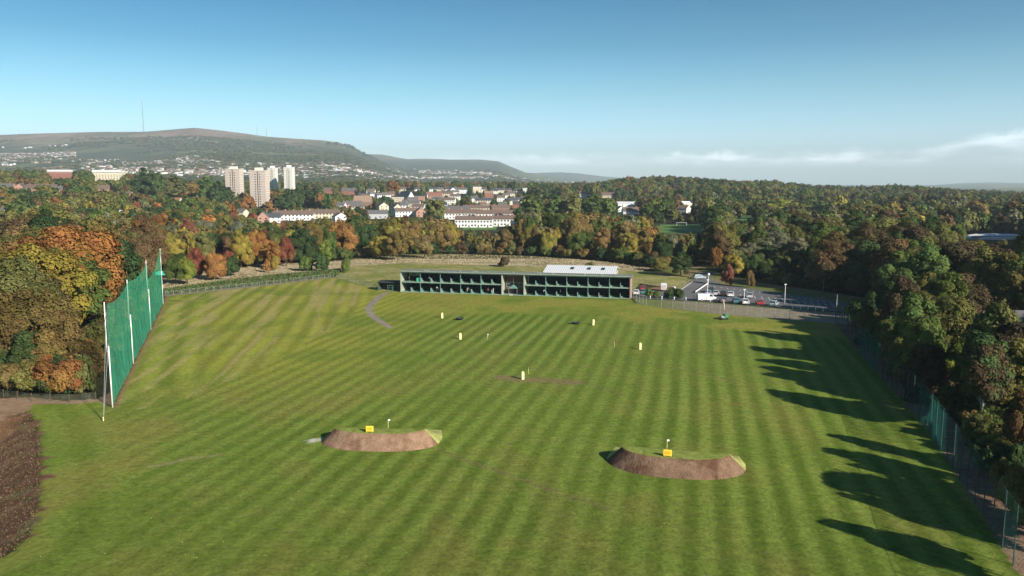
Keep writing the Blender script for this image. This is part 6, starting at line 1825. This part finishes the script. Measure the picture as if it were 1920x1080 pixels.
# ------------------------------------------------------------------ sky, sun, camera
w = bpy.data.worlds.new('World'); sc.world = w; w.use_nodes = True
nt = w.node_tree; nt.nodes.clear()
wo = nt.nodes.new('ShaderNodeOutputWorld'); bg = nt.nodes.new('ShaderNodeBackground'); sky = nt.nodes.new('ShaderNodeTexSky')
sky.sky_type = 'NISHITA'; sky.sun_disc = False; sky.sun_elevation = SUNEL; sky.sun_rotation = R(136)
sky.air_density = 1.3; sky.dust_density = 0.5; sky.ozone_density = 4.0; sky.altitude = 50
tc = nt.nodes.new('ShaderNodeTexCoord')
hs = nt.nodes.new('ShaderNodeHueSaturation'); hs.inputs['Saturation'].default_value = 1.15; hs.inputs['Hue'].default_value = 0.485
nt.links.new(sky.outputs[0], hs.inputs['Color'])
grade_ = nt.nodes.new('ShaderNodeValToRGB'); cr = grade_.color_ramp; cr.interpolation = 'LINEAR'
stops = [(0.0, (.34, .49, .74)), (0.057, (.29, .40, .58)), (0.105, (.175, .28, .35)), (0.164, (.065, .172, .235)), (0.23, (.008, .118, .178)), (0.45, (.03, .09, .13)), (1.0, (.05, .09, .125))]
while len(cr.elements) < len(stops): cr.elements.new(0.5)
for e_, (p_, c_) in zip(cr.elements, stops): e_.position = p_; e_.color = (*c_, 1)
mulc = nt.nodes.new('ShaderNodeVectorMath'); mulc.operation = 'MULTIPLY'; mulc2 = nt.nodes.new('ShaderNodeVectorMath'); mulc2.operation = 'SCALE'; mulc2.inputs['Scale'].default_value = 3.0
# clouds: low banks near the horizon, by direction
sep = nt.nodes.new('ShaderNodeSeparateXYZ'); nt.links.new(tc.outputs['Generated'], sep.inputs[0])
def M2(op, a, b=None, c=None):
    n = nt.nodes.new('ShaderNodeMath'); n.operation = op
    for i, v in enumerate((a, b, c)):
        if v is None: continue
        if isinstance(v, (int, float)): n.inputs[i].default_value = v
        else: nt.links.new(v, n.inputs[i])
    return n.outputs[0]
def MR(v, a, b, c, d, sm=True):
    n = nt.nodes.new('ShaderNodeMapRange'); n.interpolation_type = 'SMOOTHSTEP' if sm else 'LINEAR'
    nt.links.new(v, n.inputs[0])
    for i, q in enumerate((a, b, c, d)): n.inputs[i + 1].default_value = q
    return n.outputs[0]
nt.links.new(M2('ARCSINE', sep.outputs[2]), grade_.inputs[0]); nt.links.new(hs.outputs[0], mulc.inputs[0]); nt.links.new(grade_.outputs[0], mulc.inputs[1]); nt.links.new(mulc.outputs[0], mulc2.inputs[0])
az = M2('ARCTAN2', sep.outputs[0], sep.outputs[1]); el = M2('ARCSINE', sep.outputs[2])
comb = nt.nodes.new('ShaderNodeCombineXYZ'); nt.links.new(M2('MULTIPLY', az, 9.0), comb.inputs[0]); nt.links.new(M2('MULTIPLY', el, 42.0), comb.inputs[1])
ns = nt.nodes.new('ShaderNodeTexNoise'); ns.inputs['Scale'].default_value = 1.0; ns.inputs['Detail'].default_value = 9; ns.inputs['Roughness'].default_value = 0.6
nt.links.new(comb.outputs[0], ns.inputs['Vector'])
# cloud tops follow azimuth: base about 1 degree, tops 2-3 degrees
comb2 = nt.nodes.new('ShaderNodeCombineXYZ'); nt.links.new(M2('MULTIPLY', az, 14.0), comb2.inputs[0])
ns2 = nt.nodes.new('ShaderNodeTexNoise'); ns2.inputs['Scale'].default_value = 1.0; ns2.inputs['Detail'].default_value = 7; ns2.inputs['Roughness'].default_value = .62
nt.links.new(comb2.outputs[0], ns2.inputs['Vector'])
azr = MR(az, 0.44, 0.58, 0.0, 0.022)
comb3 = nt.nodes.new('ShaderNodeCombineXYZ'); nt.links.new(M2('MULTIPLY', az, 60.0), comb3.inputs[0]); nt.links.new(M2('MULTIPLY', el, 90.0), comb3.inputs[1])
ns3 = nt.nodes.new('ShaderNodeTexNoise'); ns3.inputs['Scale'].default_value = 1.0; ns3.inputs['Detail'].default_value = 6; ns3.inputs['Roughness'].default_value = .6
nt.links.new(comb3.outputs[0], ns3.inputs['Vector'])
topel = M2('ADD', M2('ADD', M2('ADD', M2('MULTIPLY', ns2.outputs[0], 0.034), 0.012), azr), M2('MULTIPLY', ns3.outputs[0], 0.016))
under = MR(M2('SUBTRACT', topel, el), -0.003, 0.010, 0, 1)
above = MR(el, 0.016, 0.030, 0, 1)
dens = MR(M2('ADD', ns.outputs[0], M2('MULTIPLY', M2('SUBTRACT', el, 0.035), 3.0)), 0.36, 0.64, 0.10, 0.95)
azm = MR(az, -0.24, -0.08, 0, 1)
cl = M2('MULTIPLY', M2('MULTIPLY', under, above), M2('MULTIPLY', dens, azm))
azs = MR(az, -0.2, 0.3, 0.38, 0.72)
cl = M2('MULTIPLY', cl, azs)
mix = nt.nodes.new('ShaderNodeMix'); mix.data_type = 'RGBA'
# cloud brightness: lit tops, greyer bases
cb1 = MR(M2('SUBTRACT', topel, el), 0.0, 0.022, 1.0, 0.60)
cc = nt.nodes.new('ShaderNodeCombineColor')
nt.links.new(M2('MULTIPLY', cb1, 17.0), cc.inputs[0]); nt.links.new(M2('MULTIPLY', cb1, 17.6), cc.inputs[1]); nt.links.new(M2('MULTIPLY', cb1, 18.6), cc.inputs[2])
nt.links.new(cl, mix.inputs['Factor']); nt.links.new(mulc2.outputs[0], mix.inputs['A']); nt.links.new(cc.outputs[0], mix.inputs['B'])
nt.links.new(mix.outputs['Result'], bg.inputs['Color']); bg.inputs['Strength'].default_value = 0.09
nt.links.new(bg.outputs[0], wo.inputs['Surface'])

sun = bpy.data.lights.new('sun', 'SUN'); sun.energy = 4.6; sun.angle = R(0.5); sun.color = (1.0, 0.93, 0.82)
so = bpy.data.objects.new('sun', sun); C.objects.link(so)
sd = Vector((math.cos(R(-46)) * math.cos(SUNEL), math.sin(R(-46)) * math.cos(SUNEL), math.sin(SUNEL)))
so.rotation_euler = sd.to_track_quat('Z', 'Y').to_euler(); so.location = (60, -60, 80)

cam = bpy.data.cameras.new('camera'); co = bpy.data.objects.new('camera', cam); C.objects.link(co)
cam.sensor_width = 36; cam.lens = FPX / 1920 * 36; cam.clip_start = 0.5; cam.clip_end = 60000
co.location = (0, 0, CAMH); co.rotation_euler = (math.pi / 2 - PITCH, 0, 0)
sc.camera = co
vs_ = sc.view_settings; vs_.view_transform = 'Standard'; vs_.look = 'None'; vs_.exposure = 0.80; vs_.gamma = 1
cy_ = sc.cycles
cy_.use_denoising = True; cy_.max_bounces = 6; cy_.transparent_max_bounces = 16; cy_.volume_bounces = 0; cy_.diffuse_bounces = 3
